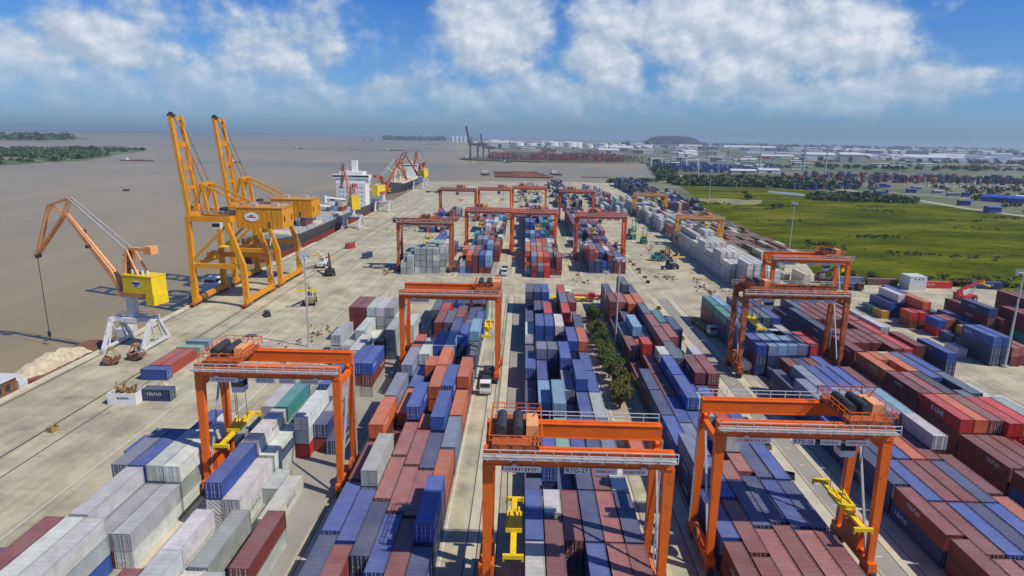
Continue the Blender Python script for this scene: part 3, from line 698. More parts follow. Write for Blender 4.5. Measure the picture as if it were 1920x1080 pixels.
def boxes_mesh(name, lst):
    """many plain-built containers as one real mesh: corner frame proud of the walls"""
    nb = len(lst); base = MB()
    w, h, l = 0.5, 1.0, 0.5
    # unit box with recessed panels: frame bars + inner box
    base.box(-w*0.965, w*0.965, -l*0.99, l*0.99, 0.02, 0.965)
    for sx in (-1, 1):
        for sy in (-1, 1): base.box(sx*w*0.93-0.035, sx*w*0.93+0.035, sy*l*0.985-0.0075*1.0, sy*l*0.985+0.0075, 0, 1)
        base.box(sx*w*0.95-0.02, sx*w*0.95+0.02, -l*0.97, l*0.97, 0.945, 0.995)
    bv = np.array(base.v, dtype=np.float32); bf = base.f
    V = np.zeros((nb, len(bv), 3), np.float32); cols = np.zeros((nb, len(bv), 4), np.float32); rr = random.Random(5)
    for i, b in enumerate(lst):
        ww, ll = (CW-0.08, b['L']-0.08)
        q = bv*np.array([ww, ll, CH]);
        if b.get('rot'): q = q[:, [1, 0, 2]]*np.array([1, -1, 1])
        V[i] = q+np.array([b['x'], b['y'], b['z']])
        cols[i, :, :3] = jitter(PAL[b['k']][1], rr); cols[i, :, 3] = 1
    me = bpy.data.meshes.new(name); F = []
    n = len(bv)
    fa = np.array(bf)
    FF = (fa[None]+(np.arange(nb)*n)[:, None, None]).reshape(-1, 4)
    me.vertices.add(nb*n); me.vertices.foreach_set('co', V.ravel())
    me.loops.add(FF.size); me.loops.foreach_set('vertex_index', FF.ravel().astype(np.int32))
    me.polygons.add(len(FF)); me.polygons.foreach_set('loop_start', np.arange(0, FF.size, 4, dtype=np.int32))
    me.polygons.foreach_set('loop_total', np.full(len(FF), 4, np.int32))
    me.update(calc_edges=True); me.materials.append(M['contv'])
    ca = me.color_attributes.new('Col', 'FLOAT_COLOR', 'POINT'); ca.data.foreach_set('color', cols.ravel())
    me.validate(); me.shade_flat(); return inst(name, me)
tag(boxes_mesh('distant_containers', rest), 'rows of stacked containers further back in the terminal', 'containers', 'shipping containers stacked in the yard', 'stuff')

# containers standing alone
GS = 'containers standing alone on the quay'
def lone(x, y, rz, L, key, label, text=None, side=1, doors=True, z=0.02, g=GS, col=None): return make_container((x, y, z), rz, L, key, label, g, doors, text, side, col=col)
lone(-76.9, 126.2, R(90), L20, 'n', 'dark blue container with white print, beside the open white bin', ('#', 1, None, 1.6, 0), -1)
lone(-83.9, 137.7, R(90), L20, 'b', 'bright blue container behind the sand heap on the quay')
lone(-85.4, 145.6, 0, L40, 'm', 'left one of the two brick red containers side by side on the quay', col=(0.36, 0.06, 0.04))
lone(-82.85, 145.6, 0, L40, 'm', 'right one of the two brick red containers side by side on the quay', col=(0.36, 0.06, 0.04))
lone(-84.1, 153.6, R(90), L20, 'c', 'turquoise container lying across the quay behind the red pair')
lone(-84.3, 158.6, R(90), L20, 'g', 'dull blue container behind the turquoise one on the quay')
lone(-66.0, 101.5, R(0), L20, 'b', 'short blue container on the apron left of the front gantry crane', ('#', 1, None, 1.6, 0), 1)
lone(-86.7, 316, R(-12), L20, 'r', 'small red container alone on the far quay')
lone(-72.0, 291, R(-12), L20, 'n', 'small navy container standing alone on the far apron')
lone(21.2, 106.5, R(0), L40, 'o', 'orange container lying between the central block and the trees', z=0.14)
GE = 'containers along the edge of the grass'
lone(146.6, 257.8, R(90), L40, 'a', 'brown container on the grass edge left of the white tank box', g=GE, doors=False)
lone(166.2, 254.5, R(90), L40, 'r', 'red container with white print on the grass edge', ('#', 1, None, 1.5, 2), -1, g=GE)
lone(187.5, 256.2, R(90), L40, 'n', 'navy container with white print on the grass edge', ('#', 1, None, 1.5, -1), -1, g=GE)
lone(134.0, 260.0, R(90), L40, 'g', 'grey blue container at the left end of the grass edge', g=GE)
lone(126.5, 248.0, R(90), L40, 's', 'slate container on the yard before the grass edge', g=GE, doors=False)

# ------------------------------------------------------------------ rubber tyred gantry cranes
def rtg_parts(mat, dark, H=21.5, span=21.6, wb=7.2):
    P = {}; S = span/2; B = wb/2
    def girder():
        g = MB(); g.box(-S-0.55, S+0.55, -0.55, 0.55, H-1.75, H)
        g.box(-S-0.55, S+0.55, -0.68, 0.68, H, H+0.06); g.box(-S-0.5, S+0.5, -0.64, 0.64, H-1.83, H-1.75)
        g.box(-S, S, -0.1, 0.1, H+0.06, H+0.2)
        return g.mesh('girder', mat)
    P['girder'] = girder()
    def leg(s):
        g = MB(); g.bar((0, 0, H-1.83), (0, s*0.55, 2.6), 1.25, 1.0, w2=0.85, h2=0.8)
        g.bar((-s*0, -s*0.9, H-1.9), (0, 0, H-4.0), 0.5, 0.5)
        return g.mesh('leg', mat)
    P['leg'] = {s: leg(s) for s in (-1, 1)}
    g = MB(); g.box(-0.55, 0.55, -B-1.6, B+1.6, 1.6, 2.6); g.box(-0.35, 0.35, -B+0.6, B-0.6, 2.61, 3.0); P['sill'] = g.mesh('sill_beam', mat)
    g = MB(); g.box(-0.6, 0.6, -1.1, 1.1, 0.75, 1.6); P['bogie'] = g.mesh('bogie', dark)
    g = MB(); g.cyl((-0.3, 0, 0.75), (0.3, 0, 0.75), 0.75, 14); g.cyl((-0.32, 0, 0.75), (0.32, 0, 0.75), 0.32, 8); P['wheel'] = g.mesh('wheel', M['rubber'])
    g = MB(); g.bar((0, -B+0.4, 3.0), (0, B-0.5, H-2.4), 0.28); P['brace'] = g.mesh('brace', M['grey'] if mat is not M['sts'] else mat)
    g = MB(); g.bar((0, -B, H-3.1), (0, B, H-3.1), 0.7, 0.9); P['tie'] = g.mesh('tie_beam', mat)
    g = MB(); g.box(-S-0.6, S+0.6, -0.5, 0.5, H-0.55, H-0.47)
    for x in np.arange(-S, S+0.1, 2.7): g.box(x-0.06, x+0.06, -0.5, 0.5, H-0.75, H-0.55)
    P['walk'] = g.mesh('walkway', M['grey'])
    g = MB(); g.rail([(-S-0.6, -0.47, H-0.47), (S+0.6, -0.47, H-0.47)], 1.15, 1.9, 0.085); P['rail'] = g.mesh('railing', M['lgrey'])
    g = MB(); g.box(-2.7, 2.7, -B-0.7, -B+0.7, H+0.2, H+0.65); g.box(-2.7, 2.7, B-0.7, B+0.7, H+0.2, H+0.65)
    for x in (-2.4, 0, 2.4): g.box(x-0.3, x+0.3, -B+0.7, B-0.7, H+0.2, H+0.7)
    g.box(-2.7, 2.7, -B+0.7, B-0.7, H+0.65, H+0.72)
    P['tframe'] = g.mesh('trolley_frame', dark)
    g = MB()
    for x in (-1.7, 0.2): g.cyl((x, -2.3, H+1.55), (x, 2.3, H+1.55), 0.62, 14)
    for x in (-1.7, 0.2):
        for y in (-2.4, 2.2): g.box(x-0.5, x+0.5, y, y+0.2, H+0.72, H+1.6)
    P['drum'] = g.mesh('hoist_drum', M['dark'])
    g = MB(); g.box(1.2, 2.6, -1.8, 1.0, H+0.72, H+2.0); g.box(1.3, 2.5, 1.0, 2.4, H+0.72, H+1.7); P['motor'] = g.mesh('motor_housing', M['jib'])
    g = MB()
    for z in (0.72,): g.rail([(-3.0, -B-0.9, H+z), (3.0, -B-0.9, H+z), (3.0, B+0.9, H+z), (-3.0, B+0.9, H+z), (-3.0, -B-0.9, H+z)], 1.3, 1.5, 0.09)
    g.bar((2.0, 0.8, H+2.0), (2.7, 0.8, H+3.2), 0.15); P['trail'] = g.mesh('trolley_railing', mat)
    g = MB(); g.box(-0.9, 0.9, -B-0.2, -B+1.6, H-4.4, H-2.2); g.box(-0.3, 0.3, -B+0.3, -B+0.9, H-2.2, H-0.0+0.2); P['cab'] = g.mesh('operator_cab', M['lgrey'])
    g = MB(); g.box(-0.92, 0.92, -B-0.23, -B-0.2, H-3.5, H-2.5); g.box(-0.93, -0.9, -B-0.1, -B+1.3, H-3.5, H-2.5); g.box(0.9, 0.93, -B-0.1, -B+1.3, H-3.5, H-2.5); P['pane'] = g.mesh('window', M['glass'])
    g = MB()
    for x in (-0.9, 0.9):
        for y in (-1.6, 1.6): g.box(x-0.035, x+0.035, y-0.035, y+0.035, -1.0, 0.0)
    P['rope'] = g.mesh('hoist_ropes', M['dark'])
    g = MB(); g.box(-1.0, 1.0, -1.9, 1.9, 0.55, 1.1); g.box(-0.35, 0.35, -6.0, 6.0, 0.15, 0.55)
    for y in (-6.0, 6.0): g.box(-1.2, 1.2, y-0.2, y+0.2, 0.0, 0.5)
    for x in (-1.1, 1.1):
        for y in (-6.0, 6.0): g.box(x-0.12, x+0.12, y-0.12, y+0.12, -0.35, 0.0)
    for x in (-0.6, 0.6): g.bar((x, -1.5, 1.1), (x, 1.5, 1.9), 0.2)
    P['spreader'] = g.mesh('spreader', M['yellow'])
    g = MB(); g.box(-0.9, 0.9, -2.2, 2.2, 2.61, 5.2); g.box(-0.7, 0.7, -1.6, 1.2, 5.2, 5.6); g.box(-0.5, 0.3, 1.4, 1.9, 5.2, 6.4); P['engine'] = g.mesh('engine_house', mat)
    g = MB()
    for y in (-0.25, 0.25): g.bar((0, y, 2.6), (0, y, H-1.8), 0.08)
    for z in np.arange(3, H-2, 0.9): g.box(-0.03, 0.03, -0.25, 0.25, z, z+0.06)
    P['ladder'] = g.mesh('ladder', M['grey'])
    g = MB(); g.cyl((0, 0, -0.2), (0, 0, 0.2), 1.25, 18); g.cyl((0, 0, -0.3), (0, 0, 0.3), 0.5, 12, 1); P['reel'] = g.mesh('cable_reel', [M['orange_dark'], M['dark']])
    g = MB(); g.box(-1.6, 1.6, -0.04, 0.0, -0.45, 0.45); P['board'] = g.mesh('sign_board', M['white'])
    g = MB(); g.box(-0.28, 0.28, -0.2, 0.2, -0.15, 0.15); P['lamp'] = g.mesh('floodlight', M['lgrey'])
    return P
RTGM = {'o': rtg_parts(M['orange'], M['orange_dark'])}
RTGM['w'] = rtg_parts(M['orange_old'], M['orange_dark'])
RTGM['r'] = rtg_parts(M['orange_red'], M['orange_dark'])
RTGM['y'] = rtg_parts(M['sts'], M['sts'], 16.0, 22.4)
def rtg(x0, x1, yc, tx, sz, label, kind='o', side=-1, number=None, detail=True):
    P = RTGM[kind]; H = 21.5 if kind != 'y' else 16.0; base = 21.6 if kind != 'y' else 22.4
    t = empty('gantry_crane', ((x0+x1)/2, yc, 0.012), 0, label, 'gantry crane', 'gantry cranes straddling the container rows')
    S = (x1-x0)/2; B = 3.6; sc = (2*S)/base
    for s in (-1, 1):
        inst('girder', P['girder'], t, (0, s*B, 0), scale=(sc, 1, 1))
        o = inst('walkway', P['walk'], t, (0, s*(B+1.25), 0), scale=(sc, s*-1, 1))
        r_ = inst('railing', P['rail'], o)
        inst('sill_beam', P['sill'], t, (s*S, 0, 0)); inst('tie_beam', P['tie'], t, (s*S, 0, 0))
        inst('brace', P['brace'], t, (s*S, 0, 0))
        for q_ in (-1, 1):
            inst('leg', P['leg'][q_], t, (s*S, q_*B, 0))
            bo = inst('bogie', P['bogie'], t, (s*S, q_*(B+0.6), 0))
            for w_ in (-1, 1): inst('wheel', P['wheel'], bo, (0, w_*0.85, 0))
        if detail: inst('floodlight', P['lamp'], t, (s*(S-3), -B-0.9, H-1.6))
    inst('engine_house', P['engine'], t, (side*S+side*0.2, 0, 0))
    inst('ladder', P['ladder'], t, (-side*(S+0.75), B-0.3, 0))
    inst('cable_reel', P['reel'], t, (-side*(S+1.0), -1.0, 4.0), (0, R(90), 0))
    tr = inst('trolley_frame', P['tframe'], t, (tx, 0, 0))
    inst('hoist_drum', P['drum'], tr); inst('motor_housing', P['motor'], tr); inst('trolley_railing', P['trail'], tr)
    cb_ = inst('operator_cab', P['cab'], t, (tx+2.2*(1 if tx < 0 else -1), 0, 0)); inst('window', P['pane'], cb_)
    inst('hoist_ropes', P['rope'], t, (tx, 0, H+0.7), scale=(1, 1, H+0.7-sz-1.4))
    inst('spreader', P['spreader'], t, (tx, 0, sz))
    if detail:
        for k, (px_, w_) in enumerate(((-0.62, 1.35), (-0.02, 0.9), (0.30, 0.8), (0.62, 0.9))):
            bd = inst('sign_board', P['board'], t, (px_*S, -B-0.72, H-2.15), scale=(w_, 1, 0.85))
            if k == 1 and number:
                inst('lettering', text_mesh(number, 0.85, M['dark']), bd, (0, -0.045, 0), (R(90), 0, 0))
            else: inst('print', cached('printdark', lambda: dark_print()), bd, (0, -0.043, 0), (R(90), 0, 0))
    return t
def dark_print():
    g = MB(); rr = random.Random(8); x = -1.35
    while x < 1.2:
        w_ = rr.uniform(0.1, 0.22); g.box(x, x+w_*0.5, -0.2, 0.2, 0, 0.01); g.box(x+w_*0.5, x+w_, rr.choice((-0.2, 0.05)), 0.15, 0, 0.01); x += w_+0.12
    return g.mesh('print', M['red'])
rtg(-48.8, -27.8, 94.6, -7.0, 9.0, 'orange gantry crane at lower left, nearest the quay, with yellow spreader low', side=-1, number='RTG-21')
rtg(-27.4, -5.4, 145.0, 8.6, 11.5, 'orange gantry crane over the second block, its trolley at the right end', side=-1, number='RTG-25')
rtg(-3.4, 17.2, 70.2, -7.2, 9.0, 'orange gantry crane nearest the camera over the central block', side=-1, number='RTG-27')
rtg(25.6, 46.6, 79.0, 8.0, 8.0, 'orange gantry crane at lower right, nearest behind the tree strip', side=1, number='RTG-26')
rtg(53.4, 77.4, 152.6, -8.4, 12.5, 'rusty front one of the twin orange gantry cranes at right', 'w', side=-1)
rtg(78.2, 101.4, 201.0, 7.0, 9.0, 'rear one of the twin orange gantry cranes at right, seen against the grass', side=1)
rtg(-52.0, -30.2, 267.0, 1.0, 13, 'orange gantry crane over the far grey stacks beside the quay apron', 'w', side=-1)
rtg(-28.0, -5.9, 314.4, -4.0, 13, 'left one of the two touching orange gantry cranes beyond the cross road', side=1)
rtg(-5.0, 15.8, 311.6, 2.0, 13, 'right one of the two touching orange gantry cranes beyond the cross road', side=-1)
rtg(25.2, 47.7, 301.8, -3.0, 13, 'red orange gantry crane left of the green container handlers', 'r', side=1)
rtg(-56.4, -32.6, 434, 2.0, 13, 'leftmost of the three distant orange gantry cranes by the wharf end', 'w', side=-1, detail=False)
rtg(-31.2, -9.2, 446, 5.0, 13, 'middle one of the three distant orange gantry cranes by the wharf end', side=1, detail=False)
rtg(-7.9, 15.6, 462, -5.0, 13, 'rightmost of the three distant pale orange gantry cranes by the wharf end', side=1, detail=False)
rtg(24.6, 47.4, 440, -4.0, 13, 'distant bright red gantry crane right of the three by the wharf end', 'r', side=1, detail=False)
rtg(84.0, 107.0, 348, 3.0, 11, 'nearer yellow gantry crane over the white reefer stacks', 'y', side=1, detail=False)
rtg(83.8, 107.2, 488, 3.0, 11, 'farther yellow gantry crane over the white reefer stacks', 'y', side=1, detail=False)

# ------------------------------------------------------------------ ship to shore cranes
def sts(x, y, label):
    """local: x = 0 at the waterside rail, +x inland; y along the quay, legs at 0 and 21"""
    t = empty('ship_crane', (x, y, 0.012), 0, label, 'quay crane', 'yellow ship to shore cranes')
    st = M['sts']
    for yy in (0, 20.5):
        g = MB(); g.bar((0, yy, 2.2), (0, yy, 29.5), 1.7, 1.7, w2=1.4, h2=1.4); g.build('leg', st, t)
        g = MB(); g.bar((17, yy, 2.2), (16.6, yy, 14), 1.6, 1.6); g.bar((16.6, yy, 13.6), (12.2, yy, 27.6), 1.6, 1.6, w2=1.3, h2=1.3); g.build('leg', st, t)
        g = MB(); g.bar((0, yy, 15.0), (12.6, yy, 27.0), 0.7); g.build('brace', st, t)
        g = MB(); g.bar((0, yy, 13.4), (16.8, yy, 13.4), 1.2, 1.5); g.build('portal_beam', st, t)
        g = MB(); g.bar((-0.2, yy, 28.6), (13, yy, 28.6), 1.2, 1.7); g.build('top_beam', st, t)
    for xx in (0, 17):
        g = MB(); g.bar((xx, -1.5, 2.0), (xx, 22.0, 2.0), 1.1, 1.5); g.build('sill_beam', st, t)
        for yy in (0, 20.5):
            b = MB(); b.box(xx-0.6, xx+0.6, yy-2.8, yy+2.8, 0.7, 1.3); bo = b.build('bogie', M['orange_dark'], t)
            w_ = cached('stswheel', lambda: (lambda q: (q.cyl((-0.25, 0, 0.45), (0.25, 0, 0.45), 0.45, 10), q.mesh('wheel', M['dark']))[1])(MB()))
            for k in (-2.2, -0.75, 0.75, 2.2): inst('wheel', w_, bo, (xx, yy+k, 0))
    g = MB(); g.bar((0, 0, 13.4), (0, 20.5, 13.4), 1.2, 1.6); g.build('portal_beam', st, t)
    g = MB(); g.bar((0, 0, 29.4), (0, 20.5, 29.4), 1.4, 1.8); g.build('portal_beam', st, t)
    g = MB(); g.bar((12.4, 0, 28.4), (12.4, 20.5, 28.4), 1.2, 1.6); g.build('portal_beam', st, t)
    # main girders running inland, and the raised boom
    for yy in (7, 13.5):
        g = MB(); g.bar((-2.4, yy, 28.2), (28.4, yy, 28.2), 0.9, 1.9); g.build('main_girder', st, t)
        g = MB(); g.bar((-3.0, yy, 29.0), (-6.2, yy, 60.5), 0.9, 1.7); g.build('boom_girder', st, t)
        g = MB(); g.bar((3.2, yy, 29.4), (2.0, yy, 39.2), 0.9, 1.1); g.bar((-1.6, yy, 29.4), (1.6, yy, 39.2), 0.9, 0.9); g.build('apex_leg', st, t)
        g = MB(); g.bar((2.0, yy, 39.0), (17.5, yy, 31.9), 0.55); g.build('back_stay', st, t)
        g = MB(); g.bar((1.6, yy, 39.0), (-3.9, yy, 47.5), 0.22); g.bar((-3.9, yy, 47.5), (-2.6, yy, 34), 0.16); g.build('fore_stay', st, t)
    for k, z in enumerate((31, 37.5, 44.0, 51.5, 59.8)):
        g = MB(); x_ = -3.0-3.2*(z-29)/31.5; g.bar((x_, 7.2, z), (x_, 13.3, z), 0.7, 1.0 if z != 51.5 else 1.9); g.build('cross_beam', st, t)
    g = MB(); g.bar((1.8, 7, 39.1), (1.8, 13.5, 39.1), 0.8, 0.9); g.build('cross_beam', st, t)
    g = MB(); g.box(-6.9, -5.3, 6.2, 8.6, 60.3, 61.0); g.cyl((-6.3, 7.0, 61.2), (-6.3, 8.2, 61.2), 0.5, 10); g.build('boom_sheave', M['dark'], t)
    g = MB(); g.rail([(-7.3, 6.3, 31), (-7.3, 6.3, 31.01)], 0.5, 1, 0.05); g.rail([(3, -0.6, 30.4), (12, -0.6, 30.4)], 1.1, 1.6, 0.09); g.rail([(3, 6.2, 29.3), (17, 6.2, 29.3)], 1.1, 1.6, 0.09); g.build('railing', M['grey'], t)
    g = MB(); g.box(13.2, 28.4, 5.0, 15.0, 25.2, 31.8); g.box(13.0, 28.6, 4.8, 15.2, 31.8, 32.05)
    for xx in np.arange(14.0, 28.3, 1.6): g.box(xx, xx+0.12, 4.9, 5.0, 25.3, 31.7)
    h = g.build('machinery_house', st, t)
    g = MB(); vv = [(2.6*math.cos(a)*0.9, 0, 1.5*math.sin(a)) for a in np.arange(0, 2*math.pi, 0.26)]
    g.add(vv, [tuple(range(len(vv)))]); g.build('round_emblem', M['white'], h, (18.4, 4.86, 29.0))
    g = MB(); g.box(-1.5, 1.5, -0.03, 0.0, -0.16, 0.16); g.box(-0.7, 0.5, -0.03, 0.0, 0.3, 0.7); g.build('emblem_print', M['red'], h, (18.4, 4.84, 28.9))
    g = MB(); g.box(23.4, 24.3, 4.94, 4.98, 25.4, 27.4); g.build('house_door', M['dark'], h)
    g = MB(); g.box(6, 10, 7.5, 13, 29.3, 30.2); g.cyl((7, 8, 30.8), (7, 12.5, 30.8), 0.6, 10); g.build('trolley', M['dark'], t)
    g = MB(); g.box(5.5, 8.0, 4.2, 6.2, 24.8, 27.1); cb_ = g.build('operator_cab', M['lgrey'], t)
    g = MB(); g.box(5.46, 8.04, 4.16, 4.2, 25.5, 26.7); g.build('window', M['glass'], cb_)
    g = MB()
    for k in range(6):
        z0 = 3+k*4.2; a = (17.9, 18.5 if k % 2 else 21.5, z0); b = (17.9, 21.5 if k % 2 else 18.5, z0+4.2); g.bar(a, b, 0.5, 0.12)
    g.build('stairs', M['grey'], t)
    g = MB(); g.rail([(13.0, 4.8, 32.05), (28.6, 4.8, 32.05), (28.6, 15.2, 32.05), (13.0, 15.2, 32.05), (13.0, 4.8, 32.05)], 1.0, 1.7, 0.07); g.build('railing', M['grey'], h)
    g = MB(); g.box(17, 19, 7, 9, 32.06, 33.2); g.build('vent_hood', M['grey'], h)
    g = MB(); g.box(23, 25, 10, 13, 32.06, 32.9); g.build('vent_hood', M['grey'], h)
    g = MB()
    for yy in (6.4, 14.1):
        g.rail([(-2.2, yy, 29.2), (13.0, yy, 29.2)], 1.1, 1.5, 0.08)
    g.build('girder_railing', M['grey'], t)
    g = MB()
    for k in range(15):
        f0 = k/15; f1 = (k+1)/15
        a = (-3.0-3.2*f0, 7.5 if k % 2 else 13.0, 29.5+30.5*f0); b = (-3.0-3.2*f1, 13.0 if k % 2 else 7.5, 29.5+30.5*f1); g.bar(a, b, 0.14)
    for yy in (6.3, 14.2): g.bar((-3.9, yy, 30), (-7.0, yy, 60), 0.1)
    g.build('lacing', st, t)
    g = MB()
    for yy in (9.2, 11.2):
        g.bar((7.5, yy, 29.2), (7.5, yy, 19.5), 0.07); g.bar((8.8, yy, 29.2), (8.8, yy, 19.5), 0.07)
    for z in (60.6,): g.bar((1.8, 8.4, 39.4), (-5.9, 8.4, z), 0.12); g.bar((1.8, 12.2, 39.4), (-5.9, 12.2, z), 0.12)
    tag(g.build('hoist_ropes', M['dark'], t), kind='stuff')
    g = MB(); g.box(7.0, 9.3, 4.2, 16.2, 18.7, 19.1); g.box(7.3, 9.0, 8.4, 12.0, 19.1, 19.8); g.build('spreader', M['yellow'], t)
    g = MB()
    for yy in (0.95,):
        for z in np.arange(3, 28, 1.0): g.box(-0.3, 0.3, yy+0.1, yy+0.25, z, z+0.08)
        g.box(-0.36, -0.28, yy+0.1, yy+0.25, 2.5, 29); g.box(0.28, 0.36, yy+0.1, yy+0.25, 2.5, 29)
    g.build('ladder', M['grey'], t)
    g = MB(); g.box(0.9, 3.4, 8, 11.5, 14.2, 16.4); g.build('electric_room', M['sts'], t)
    g = MB(); g.box(4, 12.4, 9, 13, 3.2, 3.6); g.box(6, 8, 9.5, 12.5, 3.6, 5.2)
    for yy in (0.0, 20.5):
        pass
    g.build('spreader_rack', M['orange_dark'], t) if False else None
    return t
sts(-106.9, 201.5, 'nearer tall yellow quay crane with its boom raised')
sts(-106.9, 231.0, 'farther tall yellow quay crane with boom raised, beside the moored ship')

# ------------------------------------------------------------------ luffing portal cranes
def portal_crane(x, y, ang, label, jm, det=True, fold=None):
    t = empty('portal_crane', (x, y, 0.012), 0, label, 'harbour crane', 'level luffing cranes along the quay')
    gm = M['lgrey']
    for sx in (-1, 1):
        s = sx*5.1
        g = MB(); g.bar((s, -6.5, 0.9), (s, 6.5, 0.9), 0.6, 0.7); g.build('sill_beam', gm, t)
        for sy in (-1, 1):
            g = MB(); g.bar((s, sy*6.0, 1.0), (s, sy*1.8, 7.4), 0.75, 0.75); g.build('leg', gm, t)
            b = MB(); b.box(s-0.5, s+0.5, sy*6.0-1.1, sy*6.0+1.1, 0.0, 0.7); b.build('bogie', M['grey'], t)
        g = MB(); g.bar((s, -3.6, 1.2), (s, -1.4, 6.9), 0.35); g.bar((s, 3.6, 1.2), (s, 1.4, 6.9), 0.35); g.bar((s, 0, 1.2), (s, -1.4, 6.9), 0.3); g.build('brace', gm, t)
        g = MB(); g.box(s-0.5, s+0.5, -2.4, 2.4, 6.9, 8.0); g.build('head_beam', gm, t)
    g = MB(); g.box(-4.6, 4.6, -1.0, 1.0, 6.95, 7.9); g.box(-2.2, 2.2, -2.2, 2.2, 7.0, 8.1); g.build('portal_deck', gm, t)
    g = MB(); g.cyl((0, 0, 8.1), (0, 0, 13.6), 1.45, 20, r2=1.3); g.cyl((0, 0, 13.4), (0, 0, 13.9), 2.0, 20); g.build('column', gm, t, smooth=False)
    g = MB(); g.rail([(-4.6, -1.2, 8.0), (4.6, -1.2, 8.0)], 1.0, 1.5, 0.07); g.rail([(-4.6, 1.2, 8.0), (4.6, 1.2, 8.0)], 1.0, 1.5, 0.07); g.build('railing', M['grey'], t)
    # slewing part: local +x is the jib direction
    sl = empty('slewing_part', (0, 0, 0), 0); sl.parent = t; sl.rotation_euler = (0, 0, ang)
    g = MB(); g.box(-9.2, -0.2, -2.4, 2.4, 15.1, 19.6); g.box(-9.4, -6.9, -2.4, 2.4, 12.2, 15.1); g.box(-9.3, -0.1, -2.5, 2.5, 19.6, 19.8)
    g.box(-0.2, 2.2, -1.9, 1.9, 14.2, 15.2); g.build('machinery_house', M['yellow'], sl)
    g = MB(); g.box(-5.5, 2.6, -2.1, 2.1, 13.9, 15.08); g.build('slewing_frame', jm, sl)
    vv = [(1.5*math.cos(a), 0, 0.95*math.sin(a)) for a in np.arange(0, 2*math.pi, 0.3)]
    for sy in (-1, 1):
        g = MB(); g.add(vv if sy < 0 else vv[::-1], [tuple(range(len(vv)))]); g.build('round_emblem', M['white'], sl, (-4.4, sy*2.43, 17.6))
        g = MB(); g.box(-1.2, 1.2, -0.02, 0.02, -0.1, 0.45); g.box(-0.6, 0.6, -0.02, 0.02, -0.6, -0.3); g.build('emblem_print', M['dark'], sl, (-4.4, sy*2.45, 17.6))
    g = MB()
    for k in range(4): g.cyl((-2-1.6*k, 0.8, 19.8), (-2-1.6*k, 0.8, 20.9), 0.3, 8)
    g.build('vent_pipe', M['lgrey'], sl)
    for sy in (-1, 1):
        g = MB(); g.bar((0.5, sy*1.7, 15), (-1.2, sy*1.1, 26.2), 0.5); g.bar((-4.6, sy*1.7, 19.6), (-1.2, sy*1.1, 26.2), 0.4); g.build('mast_leg', jm, sl)
        g = MB(); g.bar((-0.8, sy*1.0, 26.2), (15.8, sy*0.55, 38.3), 0.28); g.build('back_tie', M['grey'], sl)
    g = MB(); g.bar((0.1, 0, 15.2), (-1.0, 0, 26.0), 1.3, 0.3)
    for z in np.arange(16.5, 26, 1.6): g.box(-0.9, 0.3, -1.2, 1.2, z, z+0.12)
    g.build('mast_ladder', M['rust'], sl)
    g = MB(); g.bar((2.2, 0, 15.4), (5.4, 0, 19.6), 2.6, 1.3, w2=1.6, h2=1.6); g.bar((5.4, 0, 19.6), (17.6, 0, 34.0), 1.6, 1.6, w2=0.9, h2=0.8); g.build('jib', jm, sl)
    g = MB()
    for sy in (-1, 1): g.bar((18.0, sy*0.55, 34.2), (15.8, sy*0.55, 38.4), 0.4); g.bar((15.8, sy*0.55, 38.4), (23.0, sy*0.5, 36.2), 0.35); g.bar((23.0, sy*0.5, 36.2), (29.4, sy*0.45, 22.6), 0.4); g.bar((18.0, sy*0.55, 34.2), (29.4, sy*0.45, 22.6), 0.45); g.bar((18.0, sy*.55, 34.2), (23.0, sy*.5, 36.2), 0.3)
    for k in range(5):
        f_ = k/5; g.bar((18+11.4*f_, -0.5, 34.2-11.6*f_), (18+11.4*f_, 0.5, 34.2-11.6*f_), 0.2)
    g.build('fly_jib', jm, sl)
    g = MB(); g.bar((-1.0, 0, 26.2), (-6.8, 0, 26.2), 0.9, 0.8); g.box(-8.9, -6.6, -1.2, 1.2, 25.2, 27.2); g.build('counterweight_arm', jm, sl)
    g = MB(); g.box(2.4, 4.6, -3.7, -1.9, 14.6, 16.9); g.build('operator_cab', M['yellow'], sl)
    g = MB(); g.box(4.6, 4.64, -3.6, -2.0, 15.2, 16.6); g.box(2.6, 4.5, -3.74, -3.7, 15.2, 16.6); g.build('window', M['glass'], sl)
    g = MB(); g.cyl((29.4, -0.5, 22.4), (29.4, 0.5, 22.4), 0.7, 12); g.build('head_sheave', M['dark'], sl)
    if det:
        g = MB(); g.bar((29.6, 0, 22.2), (29.6, 0, 1.0), 0.14); g.build('hoist_rope', M['dark'], sl)
        g = MB(); g.box(29.3, 29.9, -0.3, 0.3, -0.4, 1.0); g.cyl((29.6, 0, -1.0), (29.6, 0, -0.4), 0.15, 8); g.build('hook_block', M['dark'], sl)
        g = MB(); g.bar((11, 0.4, 26.4), (10.5, 1.6, 26.2), 0.2); g.box(10.0, 10.9, 1.2, 1.9, 25.8, 26.6); g.box(13.2, 14.0, -1.15, -0.55, 29.0, 30.2); g.build('jib_lamp', M['dark'], sl)
    return t
portal_crane(-102.1, 160.5, math.atan2(0.235, -0.972), 'pale orange luffing crane with a yellow cab, nearest on the quay, hook over the water', M['jib'])
portal_crane(-103.5, 386, R(118), 'red luffing crane beside the white ship bridge, third along the quay', M['jibred'], False)
portal_crane(-104.5, 476, R(64), 'rust red luffing crane with its jib swung inland, beyond the white ship', M['jibred'], False)
portal_crane(-112.5, 690, R(150), 'farthest red and yellow luffing crane beside the cream masted ship', M['jibred'], False)
portal_crane(-113.0, 722, R(120), 'red luffing crane just behind the farthest yellow housed one', M['jibred'], False)

